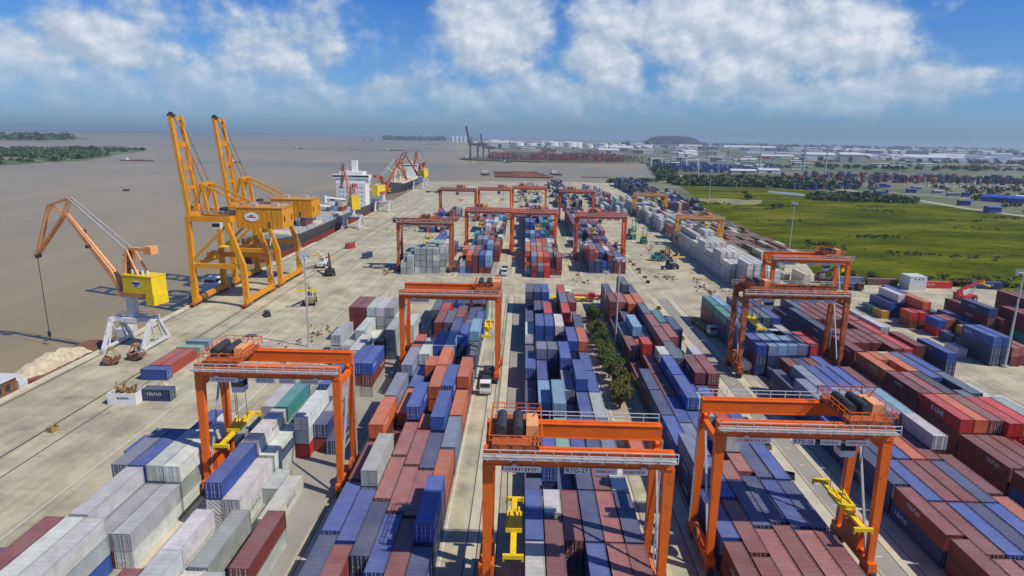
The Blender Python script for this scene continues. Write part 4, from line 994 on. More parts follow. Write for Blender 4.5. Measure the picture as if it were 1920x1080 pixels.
# ------------------------------------------------------------------ ships and boats
def hull(L, Bm, z0, z1, bowl=0.16, sternw=0.8, n=14, sheer=2.0):
    """local: bow at -y, deck outline and waterline outline"""
    def outline(f, ins):
        pts = []
        for i in range(n+1):
            u = i/n; y = -L/2 + L*u*0.999
            w = Bm/2*f
            if u < bowl: w *= math.sin(math.pi/2*(u/bowl))**0.75
            if u > 0.86: w *= 1-(1-sternw)*((u-0.86)/0.14)
            pts.append((w, y))
        return pts
    a = outline(1.0, 0); b = outline(0.86, 0)
    v = []; m_ = len(a)
    for side in (1, -1):
        for (w, y), (w2, y2) in zip(a, b):
            u = (y+L/2)/L; zz = z1+sheer*max(0, (0.2-u)/0.2)
            v += [(side*w, y, zz), (side*(w+w2)/2, y+(1.2 if u < 0.01 else 0), (z0+z1)/2), (side*w2, y+(3 if u < 0.01 else 0), z0)]
    f = []; mi = []
    for s in (0, 1):
        o = s*m_*3
        for i in range(m_-1):
            for k in (0, 1):
                q = (o+3*i+k, o+3*i+3+k, o+3*i+4+k, o+3*i+1+k); f.append(q if s == 0 else q[::-1]); mi.append(k)
    for i in range(m_-1): f.append((3*i, m_*3+3*i, m_*3+3*i+3, 3*i+3)); mi.append(2)
    e = 3*(m_-1); f.append((e, m_*3+e, m_*3+e+2, e+2)); mi.append(0)
    mb = MB(); mb.v = v; mb.f = f; mb.mi = mi; return mb
def ship1():
    t = empty('cargo_ship', (-123.4, 395, W), 0, 'large dark hulled container ship with a white bridge, moored beside the quay', 'ship')
    hull(225, 21.5, -1.0, 9.0, 0.1, 0.85, 20, 2.0).build('hull', [M['hull'], M['hullred'], M['deckgreen']], t)
    # superstructure near the stern
    g = MB(); g.box(-10.4, 10.4, 62, 79, 9, 25); g.box(-10.8, 10.8, 63, 77, 25, 28.0); g.box(-13.2, 13.2, 62.5, 70, 28.0, 30.6); g.box(-8.5, 8.5, 64, 76, 30.6, 32.6); g.build('superstructure', M['white'], t)
    wd = cached('shipwin', lambda: (lambda q: (q.box(-0.4, 0.4, -0.05, 0.0, -0.4, 0.4), q.mesh('window', M['glass']))[1])(MB()))
    ss = t.children[-1]
    for z in (12.5, 15.5, 18.5, 21.5):
        for x in np.arange(-8, 8.1, 2.65): inst('window', wd, ss, (x, 61.98, z))
    g = MB(); g.box(-12.8, 12.8, 62.42, 62.5, 29.0, 30.1); g.build('bridge_window', M['glass'], ss)
    g = MB(); g.box(-1.8, 1.8, 74, 78, 32.6, 40.0); g.build('funnel', M['white'], t)
    g = MB(); g.bar((0, 68, 31), (0, 68, 41), 0.5); g.bar((-3, 68, 37), (3, 68, 37), 0.25); g.bar((3.5, 66, 31), (3.5, 66, 36), 0.3); g.cyl((-3, 66, 31), (-3, 66, 33.5), 0.6, 8); g.build('radar_mast', M['white'], t)
    rr = random.Random(4)
    for k, y in enumerate(np.arange(-86, 56, 14.0)):
        g = MB(); g.box(-8.6, 8.6, y, y+12.4, 9.0, 10.6); hc = g.build('hatch_cover', M['cream'] if k % 3 == 0 else M['grey'], t)
    for y in (-16, 26):
        g = MB(); g.cyl((-7.5, y, 9), (-7.5, y, 19), 1.2, 10); g.bar((-7.5, y, 18), (3, y+16, 15), 1.0, 1.0); g.build('deck_crane', M['white'], t)
    g = MB(); g.rail([(10.6, -90, 9), (10.6, 60, 9)], 1.1, 4, 0.12); g.build('railing', M['lgrey'], t)
    for y in (-60.0, -46.0, 10.0, 40.0):      # stowed boxes on deck are things of their own
        for c in range(5):
            for tt in range(rr.choice((0, 1, 1, 2))):
                make_container((-123.4-7.0+c*2.7, 395+y, W+10.65+tt*2.62), 0, L40, rr.choice('wnelsm'), '', 'containers stowed on the deck of the dark ship', False) if False else None
    return t
s1 = ship1()
DECK = []
rr = random.Random(14)
for r_, y in enumerate((-58, -44, 12, 40)):
    for c in range(6):
        for tt in range(rr.choice((0, 1, 1, 2, 2))):
            DECK.append(dict(x=-123.4-6.8+c*2.6, y=395+y+6, z=W+10.65+tt*2.62, L=L40, k=rr.choice('wnelssmu'), c=c, r=r_, t=tt))
for b in DECK[:14]:
    make_container((b['x'], b['y'], b['z']), 0, L40, b['k'], '%s container on the ship deck, tier %s, %s across, %s row from the bow' % (PAL[b['k']][0], NUM[b['t']], ORD[b['c']], ORD[b['r']]), 'containers stowed on the deck of the dark ship', False)
tag(boxes_mesh('deck_containers', DECK[14:]), 'grey and blue containers near the bridge of the moored ship', 'containers', 'containers stowed on the deck of the dark ship', 'stuff')
def ship2():
    t = empty('cargo_ship', (-137.5, 735, W), 0, 'black hulled cargo ship with cream deck cranes, bow toward the near quay', 'ship')
    hull(165, 20, -1.0, 8.5, 0.2, 0.8, 18, 3.5).build('hull', [M['hull'], M['hull'], M['cream']], t)
    for y in (-52, -22, 8):
        g = MB(); g.cyl((0, y, 8), (0, y, 23), 1.5, 12); g.box(-2.2, 2.2, y-2.2, y+2.2, 17, 22); g.bar((0, y-1.5, 20), (-3, y-22, 26), 0.9, 0.9); g.build('deck_crane', M['cream'], t)
        g = MB(); g.box(-7, 7, y+5, y+22, 8.5, 10.4); g.build('hatch_cover', M['cream'], t)
    g = MB(); g.box(-8, 8, 42, 58, 8.5, 21); g.box(-9.5, 9.5, 42, 50, 21, 24.5); g.build('superstructure', M['white'], t)
    g = MB(); g.box(-9.2, 9.2, 41.94, 42, 22.2, 23.6); g.build('bridge_window', M['glass'], t)
    g = MB(); g.box(-1.6, 1.6, 55, 59, 21, 28); g.build('funnel', M['cream'], t)
    g = MB(); g.bar((0, 46, 24), (0, 46, 33), 0.5); g.bar((0, -76, 10), (0, -76, 17), 0.4); g.build('mast', M['cream'], t)
ship2()
def barge(x, y, ang, L, Bm, label, cargo, house=True, group='river boats and barges', hm=None):
    t = empty('barge', (x, y, W), ang, label, 'boat', group)
    hull(L, Bm, -0.4, 1.5, 0.12, 0.9, 12, 0.6).build('hull', [hm or M['rust'], hm or M['rust'], M['rust']], t)
    if cargo:
        g = MB(); n = 14; v = []; rr = random.Random(int(L))
        for i in range(n+1):
            for j in range(6):
                yy = -L*0.38+L*0.62*i/n; xx = (j/5-0.5)*Bm*0.74
                hgt = 1.4+1.6*math.sin(math.pi*j/5)*(0.3+0.7*math.sin(math.pi*min(1, max(0, i/n))))+rr.uniform(-.25, .25)
                v.append((xx, yy, hgt))
        f = [(i*6+j, i*6+j+1, (i+1)*6+j+1, (i+1)*6+j) for i in range(n) for j in range(5)]
        g.add(v, f); g.build('cargo', cargo, t)
    if house:
        g = MB(); g.box(-Bm*0.32, Bm*0.32, L*0.30, L*0.44, 1.5, 5.0); g.box(-Bm*0.24, Bm*0.24, L*0.31, L*0.38, 5.0, 7.2); hs = g.build('wheelhouse', M['lgrey'], t)
        g = MB(); g.box(-Bm*0.22, Bm*0.22, L*0.31-0.05, L*0.31, 5.8, 6.7); g.build('window', M['glass'], hs)
    return t
barge(-114.0, 147.0, R(-2), 34, 9.0, 'rust red barge heaped with pale sand beside the quay', M['sand'], False, hm=M['hullred']).scale = (1, 1, 2.0)
def roofed_boat():
    t = empty('river_boat', (-113.0, 121.0, W), R(-2), 'grey roofed boat with a red hull moored at the far left quay', 'boat', 'river boats and barges')
    hull(24, 7.2, -0.4, 1.5, 0.14, 0.9, 12, 0.8).build('hull', [M['hullred'], M['hullred'], M['rust']], t)
    t.scale = (1.1, 1, 1.35)
    g = MB(); g.box(-2.8, 2.8, -8, 8, 1.5, 4.6); c = g.build('cabin', M['rust'], t)
    g = MB(); g.box(-3.2, 3.2, -8.6, 8.8, 4.6, 4.85); g.box(-2.2, 2.2, 9.2, 11.6, 1.5, 3.4); g.build('roof', M['lgrey'], c)
    for k in range(6):
        g = MB(); g.box(2.8, 2.84, -7+k*2.4, -5.8+k*2.4, 2.8, 3.9); g.build('window', M['glass'], c)
    for k in range(4):
        g = MB(); g.box(-2.3+k*1.2, -1.4+k*1.2, -8.04, -8.0, 2.6, 3.8); g.build('window', M['glass'], c)
roofed_boat()
t_ = empty('work_boat', (-113.4, 171.5, W), R(-2), 'small dark work boat between the jib crane and the yellow quay cranes', 'boat', 'river boats and barges')
hull(15, 5, -0.3, 1.4, 0.2, 0.9, 10, 0.6).build('hull', [M['hull'], M['hull'], M['rust']], t_)
g = MB(); g.box(-1.6, 1.6, 0, 5, 1.4, 3.8); g.build('wheelhouse', M['lgrey'], t_)
t_ = empty('tug_boat', (-113.2, 226, W), R(-2), 'white cabined tug moored beneath the yellow quay cranes', 'boat', 'river boats and barges')
hull(26, 8, -0.5, 2.0, 0.2, 0.9, 12, 1.2).build('hull', [M['hull'], M['hull'], M['deckgreen']], t_)
g = MB(); g.box(-2.8, 2.8, -3, 7, 2.0, 4.8); g.box(-2.0, 2.0, -2, 3, 4.8, 7.0); h_ = g.build('wheelhouse', M['white'], t_)
g = MB(); g.box(-1.8, 1.8, -2.05, -2.0, 5.5, 6.5); g.box(2.0, 2.05, -1.5, 2.5, 5.5, 6.5); g.build('window', M['glass'], h_)
for (x, y, a, L, Bm, lab, cg, hm) in (
    (-745, 1240, 84, 68, 11, 'long red brown barge off the tip of the green islands', M['rust'], M['rust']),
    (-860, 2473, 60, 46, 12, 'dark coaster in the open river right of the quay cranes', None, M['hull']),
    (-559, 1252, 70, 22, 6, 'small dark boat just right of the farther quay crane boom', None, M['hull']),
    (-391, 627, 60, 9, 2.6, 'tiny wooden boat alone on the near river', None, M['rust']),
    (-2100, 5700, 85, 150, 22, 'low dark ship on the horizon left of the centre', None, M['hull']),
    (-486, 2433, 80, 90, 16, 'grey barge pair anchored in mid river behind the ship bridge', M['rust'], M['hull']),
    (-600, 4150, 85, 130, 20, 'red hulled ship lying in the far river channel', None, M['hullred']),
    (-150, 1700, 20, 60, 14, 'dark ship moored left of the far purple crane', None, M['hull']),
    (-40, 1505, 85, 20, 6, 'small boat off the far container port', None, M['hull']),
    (0, 976, 88, 88, 24, 'nearest wide red brown barge of the raft in the inlet', M['rust'], M['rust']),
    (-4, 1012, 91, 84, 24, 'second barge of the raft in the inlet, heaped red brown', M['hullred'], M['rust']),
    (-8, 1052, 89, 80, 24, 'third barge of the raft in the inlet, heaped brown', M['rust'], M['hull']),
    (-14, 1096, 92, 76, 24, 'farthest barge of the raft in the inlet, heaped dark', M['hullred'], M['hull']),
    (-62, 1030, 5, 60, 14, 'dark workboat at the left end of the barge raft', None, M['hull']),
    (52, 1070, 8, 56, 14, 'dark tug like boat at the right end of the barge raft', None, M['hull']),
    (112, 1000, 89, 50, 7, 'thin low pontoon trailing right of the barge raft', None, M['grey'])):
    barge(x, y, R(a), L, Bm, lab, cg, L > 15 and 'thin' not in lab and 'raft in' not in lab, hm=hm)
def rig(x, y):
    t = empty('drilling_rig', (x, y, W), 0, 'pale jack up platform far out on the river', 'platform')
    for sx in (-1, 1):
        g = MB(); g.bar((sx*40, 0, 0), (sx*40, 0, 95), 11); g.build('leg', M['grey'], t)
    g = MB(); g.box(-70, 90, -30, 30, 14, 34); g.box(10, 60, -20, 20, 34, 55); g.build('deck', M['grey'], t)
rig(-1560, 6450)

# ------------------------------------------------------------------ light masts
def mast_meshes(H=25.0):
    g = MB(); g.cyl((0, 0, 0.5), (0, 0, H), 0.34, 10, r2=0.17); g.cyl((0, 0, 0), (0, 0, 0.5), 0.9, 10); p = g.mesh('pole', M['galv'])
    g = MB(); g.box(-1.3, 1.3, -1.3, 1.3, H-0.1, H+0.12); g.rail([(-1.3, -1.3, H), (1.3, -1.3, H), (1.3, 1.3, H), (-1.3, 1.3, H), (-1.3, -1.3, H)], 0.8, 1.3, 0.06); h = g.mesh('platform', M['grey'])
    g = MB(); g.box(-0.3, 0.3, -0.12, 0.2, -0.25, 0.25); l = g.mesh('floodlight', M['lgrey'])
    return p, h, l
MM = mast_meshes()
def mast(x, y, label, group='tall lighting masts in the terminal', s=1.0, n=6):
    t = empty('light_mast', (x, y, 0.0), 0, label, 'light mast', group); t.scale = (s, s, s)
    inst('pole', MM[0], t); inst('platform', MM[1], t)
    for k in range(n):
        a = 2*math.pi*k/n; inst('floodlight', MM[2], t, (1.5*math.cos(a), 1.5*math.sin(a), 24.6), (0, 0, a-math.pi/2))
mast(-56.8, 162.8, 'tall grey lighting mast on the apron left of the white stacks')
mast(26.0, 168.3, 'tall lighting mast rising from the row of trees')
mast(126.3, 160.3, 'tall lighting mast by the right hand container piles')
mast(141.3, 338, 'thin lighting mast standing in the grass field')
mast(-85.7, 473, 'lighting mast on the far quay apron', s=0.62)
mast(26.2, 196, 'shorter second mast just behind the mast in the trees', s=0.62)
mast(24.0, 300, 'lighting mast left of the far red orange gantry crane', s=0.8)
mast(183, 640, 'thin mast at the far end of the grass by the dark stacks', s=1.1)
for k, (x, y) in enumerate([(572, 2902), (537, 2451), (501, 2062), (501, 1833), (527, 1697), (472, 1318), (461, 1086), (496, 1083), (268, 1007)]):
    mast(x, y, '%s white pylon from the left in the far row beyond the trees' % ORD[k], 'white pylons in a row beyond the trees', s=2.0 if k < 8 else 1.3, n=3)
    for o in [o for o in bpy.data.objects if o.parent and abs(o.parent.location.x-x) < 1 and abs(o.parent.location.y-y) < 1 and o.name.startswith('pole')]: o.scale = (2.6, 2.6, 1)

# ------------------------------------------------------------------ yard vehicles
def wheel_mesh(r_, w):
    def mk():
        g = MB(); g.cyl((-w/2, 0, 0), (w/2, 0, 0), r_, 14); g.cyl((-w/2-0.02, 0, 0), (w/2+0.02, 0, 0), r_*0.5, 10, 1); return g.mesh('wheel', [M['rubber'], M['grey']])
    return cached(('wheel', r_, w), mk)
def handler(x, y, rz, mat, label, mastz=9.5, group='container handling machines'):
    """empty container handler: counterweighted body, cab, tall mast, forks. front is -y"""
    t = empty('container_handler', (x, y, 0.012), rz, label, 'container handler', group)
    g = MB(); g.box(-1.5, 1.5, -2.6, 3.0, 1.0, 2.3); g.box(-1.5, 1.5, 1.6, 3.6, 0.8, 3.0); g.build('body', mat, t)
    g = MB(); g.box(-0.9, 0.9, -0.8, 1.0, 2.3, 4.2); c = g.build('cab', mat, t)
    g = MB(); g.box(-0.8, 0.8, -0.84, -0.8, 2.9, 4.0); g.box(-0.94, -0.9, -0.6, 0.8, 2.9, 4.0); g.box(0.9, 0.94, -0.6, 0.8, 2.9, 4.0); g.build('window', M['glass'], c)
    g = MB()
    for s in (-1, 1): g.box(s*1.1-0.18, s*1.1+0.18, -3.3, -2.8, 0.4, mastz)
    for z in (1.0, mastz*0.5, mastz-0.3): g.box(-1.1, 1.1, -3.25, -2.9, z, z+0.3)
    g.build('mast', mat, t)
    g = MB(); g.box(-2.9, 2.9, -3.8, -3.35, mastz*0.45, mastz*0.45+0.6); g.build('spreader', M['yellow'], t)
    for sx in (-1.5, 1.5): inst('wheel', wheel_mesh(0.95, 0.7), t, (sx, -1.7, 0.95)); inst('wheel', wheel_mesh(0.7, 0.5), t, (sx, 2.4, 0.7))
def stacker(x, y, rz, mat, label, group='reach stackers on the yard'):
    t = empty('reach_stacker', (x, y, 0.012), rz, label, 'reach stacker', group)
    g = MB(); g.box(-1.5, 1.5, -3.2, 4.0, 0.9, 2.2); g.box(-1.5, 1.5, 2.4, 4.2, 2.2, 3.0); g.build('body', mat, t)
    g = MB(); g.box(-0.8, 0.8, 0.4, 2.2, 2.2, 4.0); c = g.build('cab', M['lgrey'], t)
    g = MB(); g.box(-0.7, 0.7, 0.36, 0.4, 2.8, 3.8); g.build('window', M['glass'], c)
    g = MB(); g.bar((0, 3.6, 3.4), (0, -5.6, 7.8), 0.9, 1.0, w2=0.6, h2=0.7); b = g.build('boom', mat, t)
    g = MB(); g.bar((0.5, -1.6, 2.0), (0.5, -2.6, 5.6), 0.25); g.bar((-0.5, -1.6, 2.0), (-0.5, -2.6, 5.6), 0.25); g.build('lift_cylinder', M['galv'], t)
    g = MB(); g.box(-3.0, 3.0, -6.2, -5.4, 5.8, 6.3); g.box(-0.3, 0.3, -6.0, -5.5, 6.3, 7.6); g.build('spreader', M['yellow'], t)
    for sx in (-1.6, 1.6): inst('wheel', wheel_mesh(0.95, 0.7), t, (sx, -2.2, 0.95)); inst('wheel', wheel_mesh(0.85, 0.5), t, (sx, 2.8, 0.85))
def truck(x, y, rz, cabm, label, bed=True, load=None, group='yard trucks'):
    """front is -y"""
    t = empty('yard_truck', (x, y, 0.012), rz, label, 'truck', group)
    g = MB(); g.box(-1.2, 1.2, -1.1, 1.0, 1.0, 3.1); c = g.build('cab', cabm, t)
    g = MB(); g.box(-1.05, 1.05, -1.14, -1.1, 2.0, 2.9); g.box(-1.24, -1.2, -0.8, 0.3, 2.0, 2.8); g.box(1.2, 1.24, -0.8, 0.3, 2.0, 2.8); g.build('window', M['glass'], c)
    g = MB(); g.box(-0.5, 0.5, 1.0, 14.2, 0.95, 1.3)
    if bed: g.box(-1.22, 1.22, 2.2, 14.4, 1.3, 1.5)
    g.build('trailer', load or M['dark'], t)
    g = MB(); g.box(-1.2, 1.2, -1.3, -1.1, 0.6, 1.2); g.build('bumper', M['grey'], t)
    for yy in (-0.2, 2.8, 11.4, 12.7):
        for sx in (-1.05, 1.05): inst('wheel', wheel_mesh(0.52, 0.4), t, (sx, yy, 0.52))
handler(65.6, 385, R(8), M['green'], 'green container handler farthest back of the green group')
handler(66.8, 352, R(-4), M['green'], 'green container handler in the middle of the green group')
handler(62.0, 366, R(25), M['green'], 'green container handler between the middle and farthest ones', 8)
handler(64.5, 300, R(80), M['green'], 'larger green container handler nearest the camera')
handler(67.5, 306, R(100), M['rust'], 'rusty handler parked against the nearest green one', 7)
stacker(67.2, 283, R(10), M['dark'], 'small dark forklift in front of the green handlers', 'reach stackers on the yard')
stacker(-78, 253, R(200), M['dark'], 'dark reach stacker on the shaded apron behind the left mast')
stacker(-71, 207, R(10), M['scrap'], 'olive reach stacker beside the apron mast')
stacker(124, 258, R(60), M['rust'], 'rust coloured reach stacker behind the rear twin crane')
stacker(-86, 268, R(0), M['lgrey'], 'pale handler on the quay right of the yellow cranes')
stacker(165, 234, R(95), M['red'], 'red reach stacker alone on the right hand yard')
truck(16.5, 222.5, R(-90), M['white'], 'white cabbed truck with red load on the cross road', True, M['red'])
truck(24.5, 219.0, R(90), M['red'], 'red cabbed truck with an orange trailer on the cross road', True, M['yellow'])
truck(56.2, 181.5, R(8), M['white'], 'white cabbed flatbed truck with a brown bed in the lane', True, M['scrap'])
truck(-7.6, 133.4, R(0), M['white'], 'white yard truck in the lane beside the central crane leg')
truck(-7.4, 258, R(0), M['white'], 'white yard truck waiting in the far lane', True)
truck(-82, 415, R(20), M['dark'], 'dark truck on the far quay apron')
truck(-62, 395, R(80), M['white'], 'white truck near the far left stacks')
truck(132, 246, R(75), M['rust'], 'brown truck beside the grass edge containers', True, M['rust'])
truck(50.4, 330, R(0), M['white'], 'white truck beside the far red orange crane')
truck(10, 520, R(80), M['white'], 'white truck at the wharf end behind the stacks')
truck(-85, 640, R(70), M['dark'], 'dark truck at the far end of the quay')

def car(x, y, rz, mat, label):
    t = empty('car', (x, y, 0.012), rz, label, 'car', 'small vehicles on the quay')
    g = MB(); g.box(-0.85, 0.85, -2.1, 2.1, 0.35, 0.95); g.box(-0.75, 0.75, -0.9, 1.5, 0.95, 1.45); g.build('body', mat, t)
    g = MB(); g.box(-0.78, 0.78, -0.94, 1.54, 1.0, 1.36); g.build('window', M['glass'], t)
    for yy in (-1.3, 1.3):
        for sx in (-0.8, 0.8): inst('wheel', wheel_mesh(0.33, 0.2), t, (sx, yy, 0.33))
car(-79.5, 191.5, R(30), M['dark'], 'small dark car on the apron right of the yellow cranes')
# grabs, bins, tank box and other quay items
def grab(x, y, rz, label):
    t = empty('clamshell_grab', (x, y, 0.012), rz, label, 'grab bucket', 'clamshell grabs parked on the quay')
    for s in (-1, 1):
        g = MB(); g.add([(0, -1.2, 0), (s*1.9, -1.2, 1.3), (s*1.7, -1.2, 2.0), (s*0.3, -1.2, 1.5), (0, 1.2, 0), (s*1.9, 1.2, 1.3), (s*1.7, 1.2, 2.0), (s*0.3, 1.2, 1.5)],
            [(0, 1, 2, 3), (4, 7, 6, 5), (0, 4, 5, 1), (1, 5, 6, 2), (2, 6, 7, 3)]); g.build('shell', M['rust'], t)
        g = MB()
        for yy in (-1, 1): g.bar((s*1.6, yy, 1.9), (s*0.4, yy*0.5, 3.8), 0.18)
        g.build('arm', M['scrap'], t)
    g = MB(); g.box(-0.6, 0.6, -0.8, 0.8, 3.7, 4.3); g.build('head', M['scrap'], t)
grab(-99.6, 146.0, R(20), 'left one of the two brown grabs parked before the jib crane')
grab(-95.6, 149.5, R(-10), 'right one of the two brown grabs parked before the jib crane')
t_ = empty('open_bin', (-82.8, 124.6, 0.012), R(2), 'white open topped bin with brown cargo on the quay', 'bin')
g = MB()
for a in ((-2.95, 2.95, -2.0, -1.9), (-2.95, 2.95, 1.9, 2.0), (-2.95, -2.85, -1.9, 1.9), (2.85, 2.95, -1.9, 1.9)): g.box(*a, 0, 2.6)
g.box(-2.85, 2.85, -1.9, 1.9, 0.0, 0.2); g.build('bin_wall', M['white'], t_)
inst('lettering', text_mesh('MAERSK', 0.7, M['dark']), t_, (0.3, -2.02, 1.5), (R(90), 0, 0))
g = MB()
for k in range(26): g.bar((random.uniform(-2.5, 2.5), random.uniform(-1.6, 1.6), random.uniform(1, 2)), (random.uniform(-2.5, 2.5), random.uniform(-1.6, 1.6), random.uniform(2.4, 4.4)), 0.22, 0.3)
g.build('cargo', M['scrap'], t_)
def heap(x, y, r_, h, mat, label, name='sand_heap'):
    v = []; f = []; n = 18; rr = random.Random(int(x*3+y)); rings = 6
    for j in range(rings+1):
        for i in range(n):
            u = j/rings; a = 2*math.pi*i/n; q = r_*u*(1+0.15*rr.uniform(-1, 1)); v.append((q*math.cos(a), q*0.7*math.sin(a), h*(1-u)**1.2*(1+0.3*rr.uniform(-1, 1)) if j < rings else 0))
    for j in range(rings):
        for i in range(n): a = j*n+i; b = j*n+(i+1) % n; f.append((a, a+n, b+n, b))
    g = MB(); g.add(v, f); o = g.build(name, mat, None, (x, y, 0.0)); return tag(o, label, 'heap')
heap(-79.2, 131.6, 3.4, 1.9, M['sand'], 'small pale sand heap between two blue containers')
heap(-62, 690, 26, 4.5, M['sand'], 'broad tan heap at the far wharf end')
heap(-20, 700, 30, 3.5, M['sand'], 'long low tan heap in the middle of the wharf end')
heap(8, 660, 14, 7, M['scrap'], 'brown heap behind the distant gantry cranes')
t_ = empty('tank_box', (155.9, 251.6, 0.012), R(0), 'tall pale grey block cabin with three dark holes at the grass edge', 'cabin')
g = MB(); g.box(-3.3, 3.3, -2.8, 4, 0, 5.3); g.box(-3.4, 3.4, -2.9, 4.1, 5.3, 5.5); g.build('wall', M['lgrey'], t_)
for k in (-1.2, 0.2, 1.6):
    g = MB(); vv = [(0.35*math.cos(a), 0, 0.35*math.sin(a)) for a in np.arange(0, 2*math.pi-0.1, 0.5)]; g.add(vv, [tuple(range(len(vv)))]); g.build('vent_hole', M['dark'], t_, (k, -2.82, 4.4))
t_ = empty('white_bin', (70.6, 156.2, 0.012), 0, 'short white tank box at the foot of the front twin crane', 'tank')
g = MB(); g.cyl((0, -1.6, 1.6), (0, 1.6, 1.6), 1.45, 16); g.build('tank_shell', M['white'], t_, loc=(-14.5, -3.2, 0))
g = MB(); g.box(-1.4, 1.4, -1.6, 1.6, 0, 0.5); g.build('frame', M['grey'], t_, loc=(-14.5, -3.2, 0))
# low clutter along the lanes: lashing bins, cones, pallets
rr = random.Random(11)
CLM = []
for k in range(3):
    g = MB(); g.box(-0.9, 0.9, -0.7, 0.7, 0, 0.15); g.box(-0.8, 0.8, -0.6, -0.5, 0.15, 0.9); g.box(-0.8, 0.8, 0.5, 0.6, 0.15, 0.9); g.box(-0.8, -0.7, -0.5, 0.5, 0.15, 0.9); g.box(0.7, 0.8, -0.5, 0.5, 0.15, 0.9)
    CLM.append(g.mesh('lashing_bin', [M['dark'], M['rust'], M['scrap']][k]))
k = 0
for (x, y0, y1, st_) in ((46.6, 100, 220, 11), (-29.3, 140, 180, 13), (50.6, 250, 300, 9), (-88, 60, 120, 25)):
    for y in np.arange(y0, y1, st_):
        o = inst('lashing_bin', CLM[k % 3], None, (x+rr.uniform(-.4, .4), y+rr.uniform(-2, 2), 0.012), (0, 0, rr.uniform(0, 3)))
        where = {46.6: 'lane behind the trees', -29.3: 'apron strip by the white stacks', 50.6: 'lane past the cross road', -88: 'near quay apron'}[x]
        tag(o, '%s lashing bin, %s from the near end of the %s' % (('dark', 'rusty', 'brown')[k % 3], ORD[int((y-y0)/st_)], where), 'bin', 'small lashing bins along the lanes'); k += 1
# piled dunnage and scrap left of the white stacks (nobody could count it)
g = MB()
for k in range(260):
    c_ = random.choice(((-57, 176, 7, 9), (-60, 158, 4, 9), (72, 246, 4, 20), (60, 262, 5, 6), (-56, 262, 3, 8), (79, 236, 2, 6), (22, 103, 2, 6), (66, 330, 7, 26), (-70, 380, 14, 10), (24, 262, 3, 14)))
    x = random.gauss(c_[0], c_[2]/2); y = random.gauss(c_[1], c_[3]/2); a = random.uniform(0, 3.14); l = random.uniform(0.3, 1.5)
    g.bar((x, y, random.uniform(0.1, 0.5)), (x+l*math.cos(a), y+l*math.sin(a), random.uniform(0.1, 0.8)), random.uniform(0.15, 0.6), random.uniform(0.1, 0.5), mi=random.choice((0, 1, 2, 3)))
tag(g.build('scrap_litter', [M['scrap'], M['rust'], M['sand'], M['dark']]), 'loose dunnage and scrap lying about the yard', 'scrap', kind='stuff')

# ------------------------------------------------------------------ trees
def crown_mesh(name, n, r_, h, leaf, mat, seed):
    rr = np.random.RandomState(seed); nc = 16
    cen = rr.normal(0, 1, (nc, 3)); cen /= np.linalg.norm(cen, axis=1)[:, None]; cen *= rr.uniform(0.35, 0.8, (nc, 1))
    cr = rr.uniform(0.28, 0.5, nc)
    idx = rr.randint(0, nc, n); d = rr.normal(0, 1, (n, 3)); d /= np.linalg.norm(d, axis=1)[:, None]
    p = cen[idx]+d*cr[idx][:, None]*rr.uniform(0.55, 1.0, (n, 1)); p *= np.array([r_, r_, h])
    a = rr.normal(0, 1, (n, 3)); a /= np.linalg.norm(a, axis=1)[:, None]; b = np.cross(a, rr.normal(0, 1, (n, 3))); b /= np.linalg.norm(b, axis=1)[:, None]
    s = leaf*rr.uniform(0.6, 1.3, (n, 1))
    V = np.stack([p-a*s, p+b*s*0.7, p+a*s, p-b*s*0.7], 1).reshape(-1, 3)
    F = np.arange(4*n).reshape(-1, 4)
    me = bpy.data.meshes.new(name); me.from_pydata(V.tolist(), [], F.tolist()); me.materials.append(mat); return me
CR = [crown_mesh('crown', 2600, 1.0, 1.0, 0.085, M['leaf'], s) for s in (1, 2, 3)] + [crown_mesh('crown', 2200, 1.0, 1.0, 0.085, M['leafdry'], 4)]
def trunk_mesh():
    g = MB(); g.cyl((0, 0, 0), (0.03, 0.02, 0.55), 0.055, 8, r2=0.035)
    for k in range(5):
        a = k*1.3; g.cyl((0.02, 0.01, 0.35+0.05*k), (0.4*math.cos(a), 0.4*math.sin(a), 0.75+0.06*k), 0.025, 6, r2=0.01)
    return g.mesh('trunk', M['bark'])
TRK = trunk_mesh()
def tree(x, y, h, r_, label, group, kind=0, z=0.12):
    t = empty('leafy_tree', (x, y, z), random.uniform(0, 6), label, 'tree', group)
    inst('trunk', TRK, t, scale=(h, h, h)); inst('crown', CR[kind % 4], t, (0, 0, h*0.62), (0, 0, random.uniform(0, 6)), (r_, r_*random.uniform(0.85, 1.15), h*0.42))
ty = [196, 192.5, 181, 177, 172, 167.5, 163, 158.5, 154, 149.5, 145, 140.5, 136, 131.5, 127.5]
for k, y in enumerate(ty):
    tree(22.2+random.uniform(-.9, .9), y+random.uniform(-1, 1), random.uniform(4.0, 5.8), random.uniform(2.1, 3.1),
         '%s leafy green tree from the back in the strip beside the central block' % ORD[k] if k < 9 else '%s yellowing tree from the back in the strip beside the central block' % ORD[k], 'small trees in the strip beside the central block', 3 if k > 10 else k)
for k, (x, y, h, r_) in enumerate([(138, 268, 5, 4), (150, 271, 3, 3.2), (172, 268, 3, 3), (181, 262, 3, 4), (186, 265, 2.5, 3), (192, 262, 3.4, 4), (199, 262, 3, 4), (208, 258, 3, 4), (222, 640, 6, 5), (238, 700, 4.5, 4), (216, 560, 5, 4.5), (224, 566, 4.5, 4)]):
    where = 'along the near edge of the grass' if k < 8 else 'out in the far grass'
    tree(x, y, h, r_, '%s bush from the left %s' % (ORD[k if k < 8 else k-8], where), 'bushes on the grass field', k, z=-0.3)
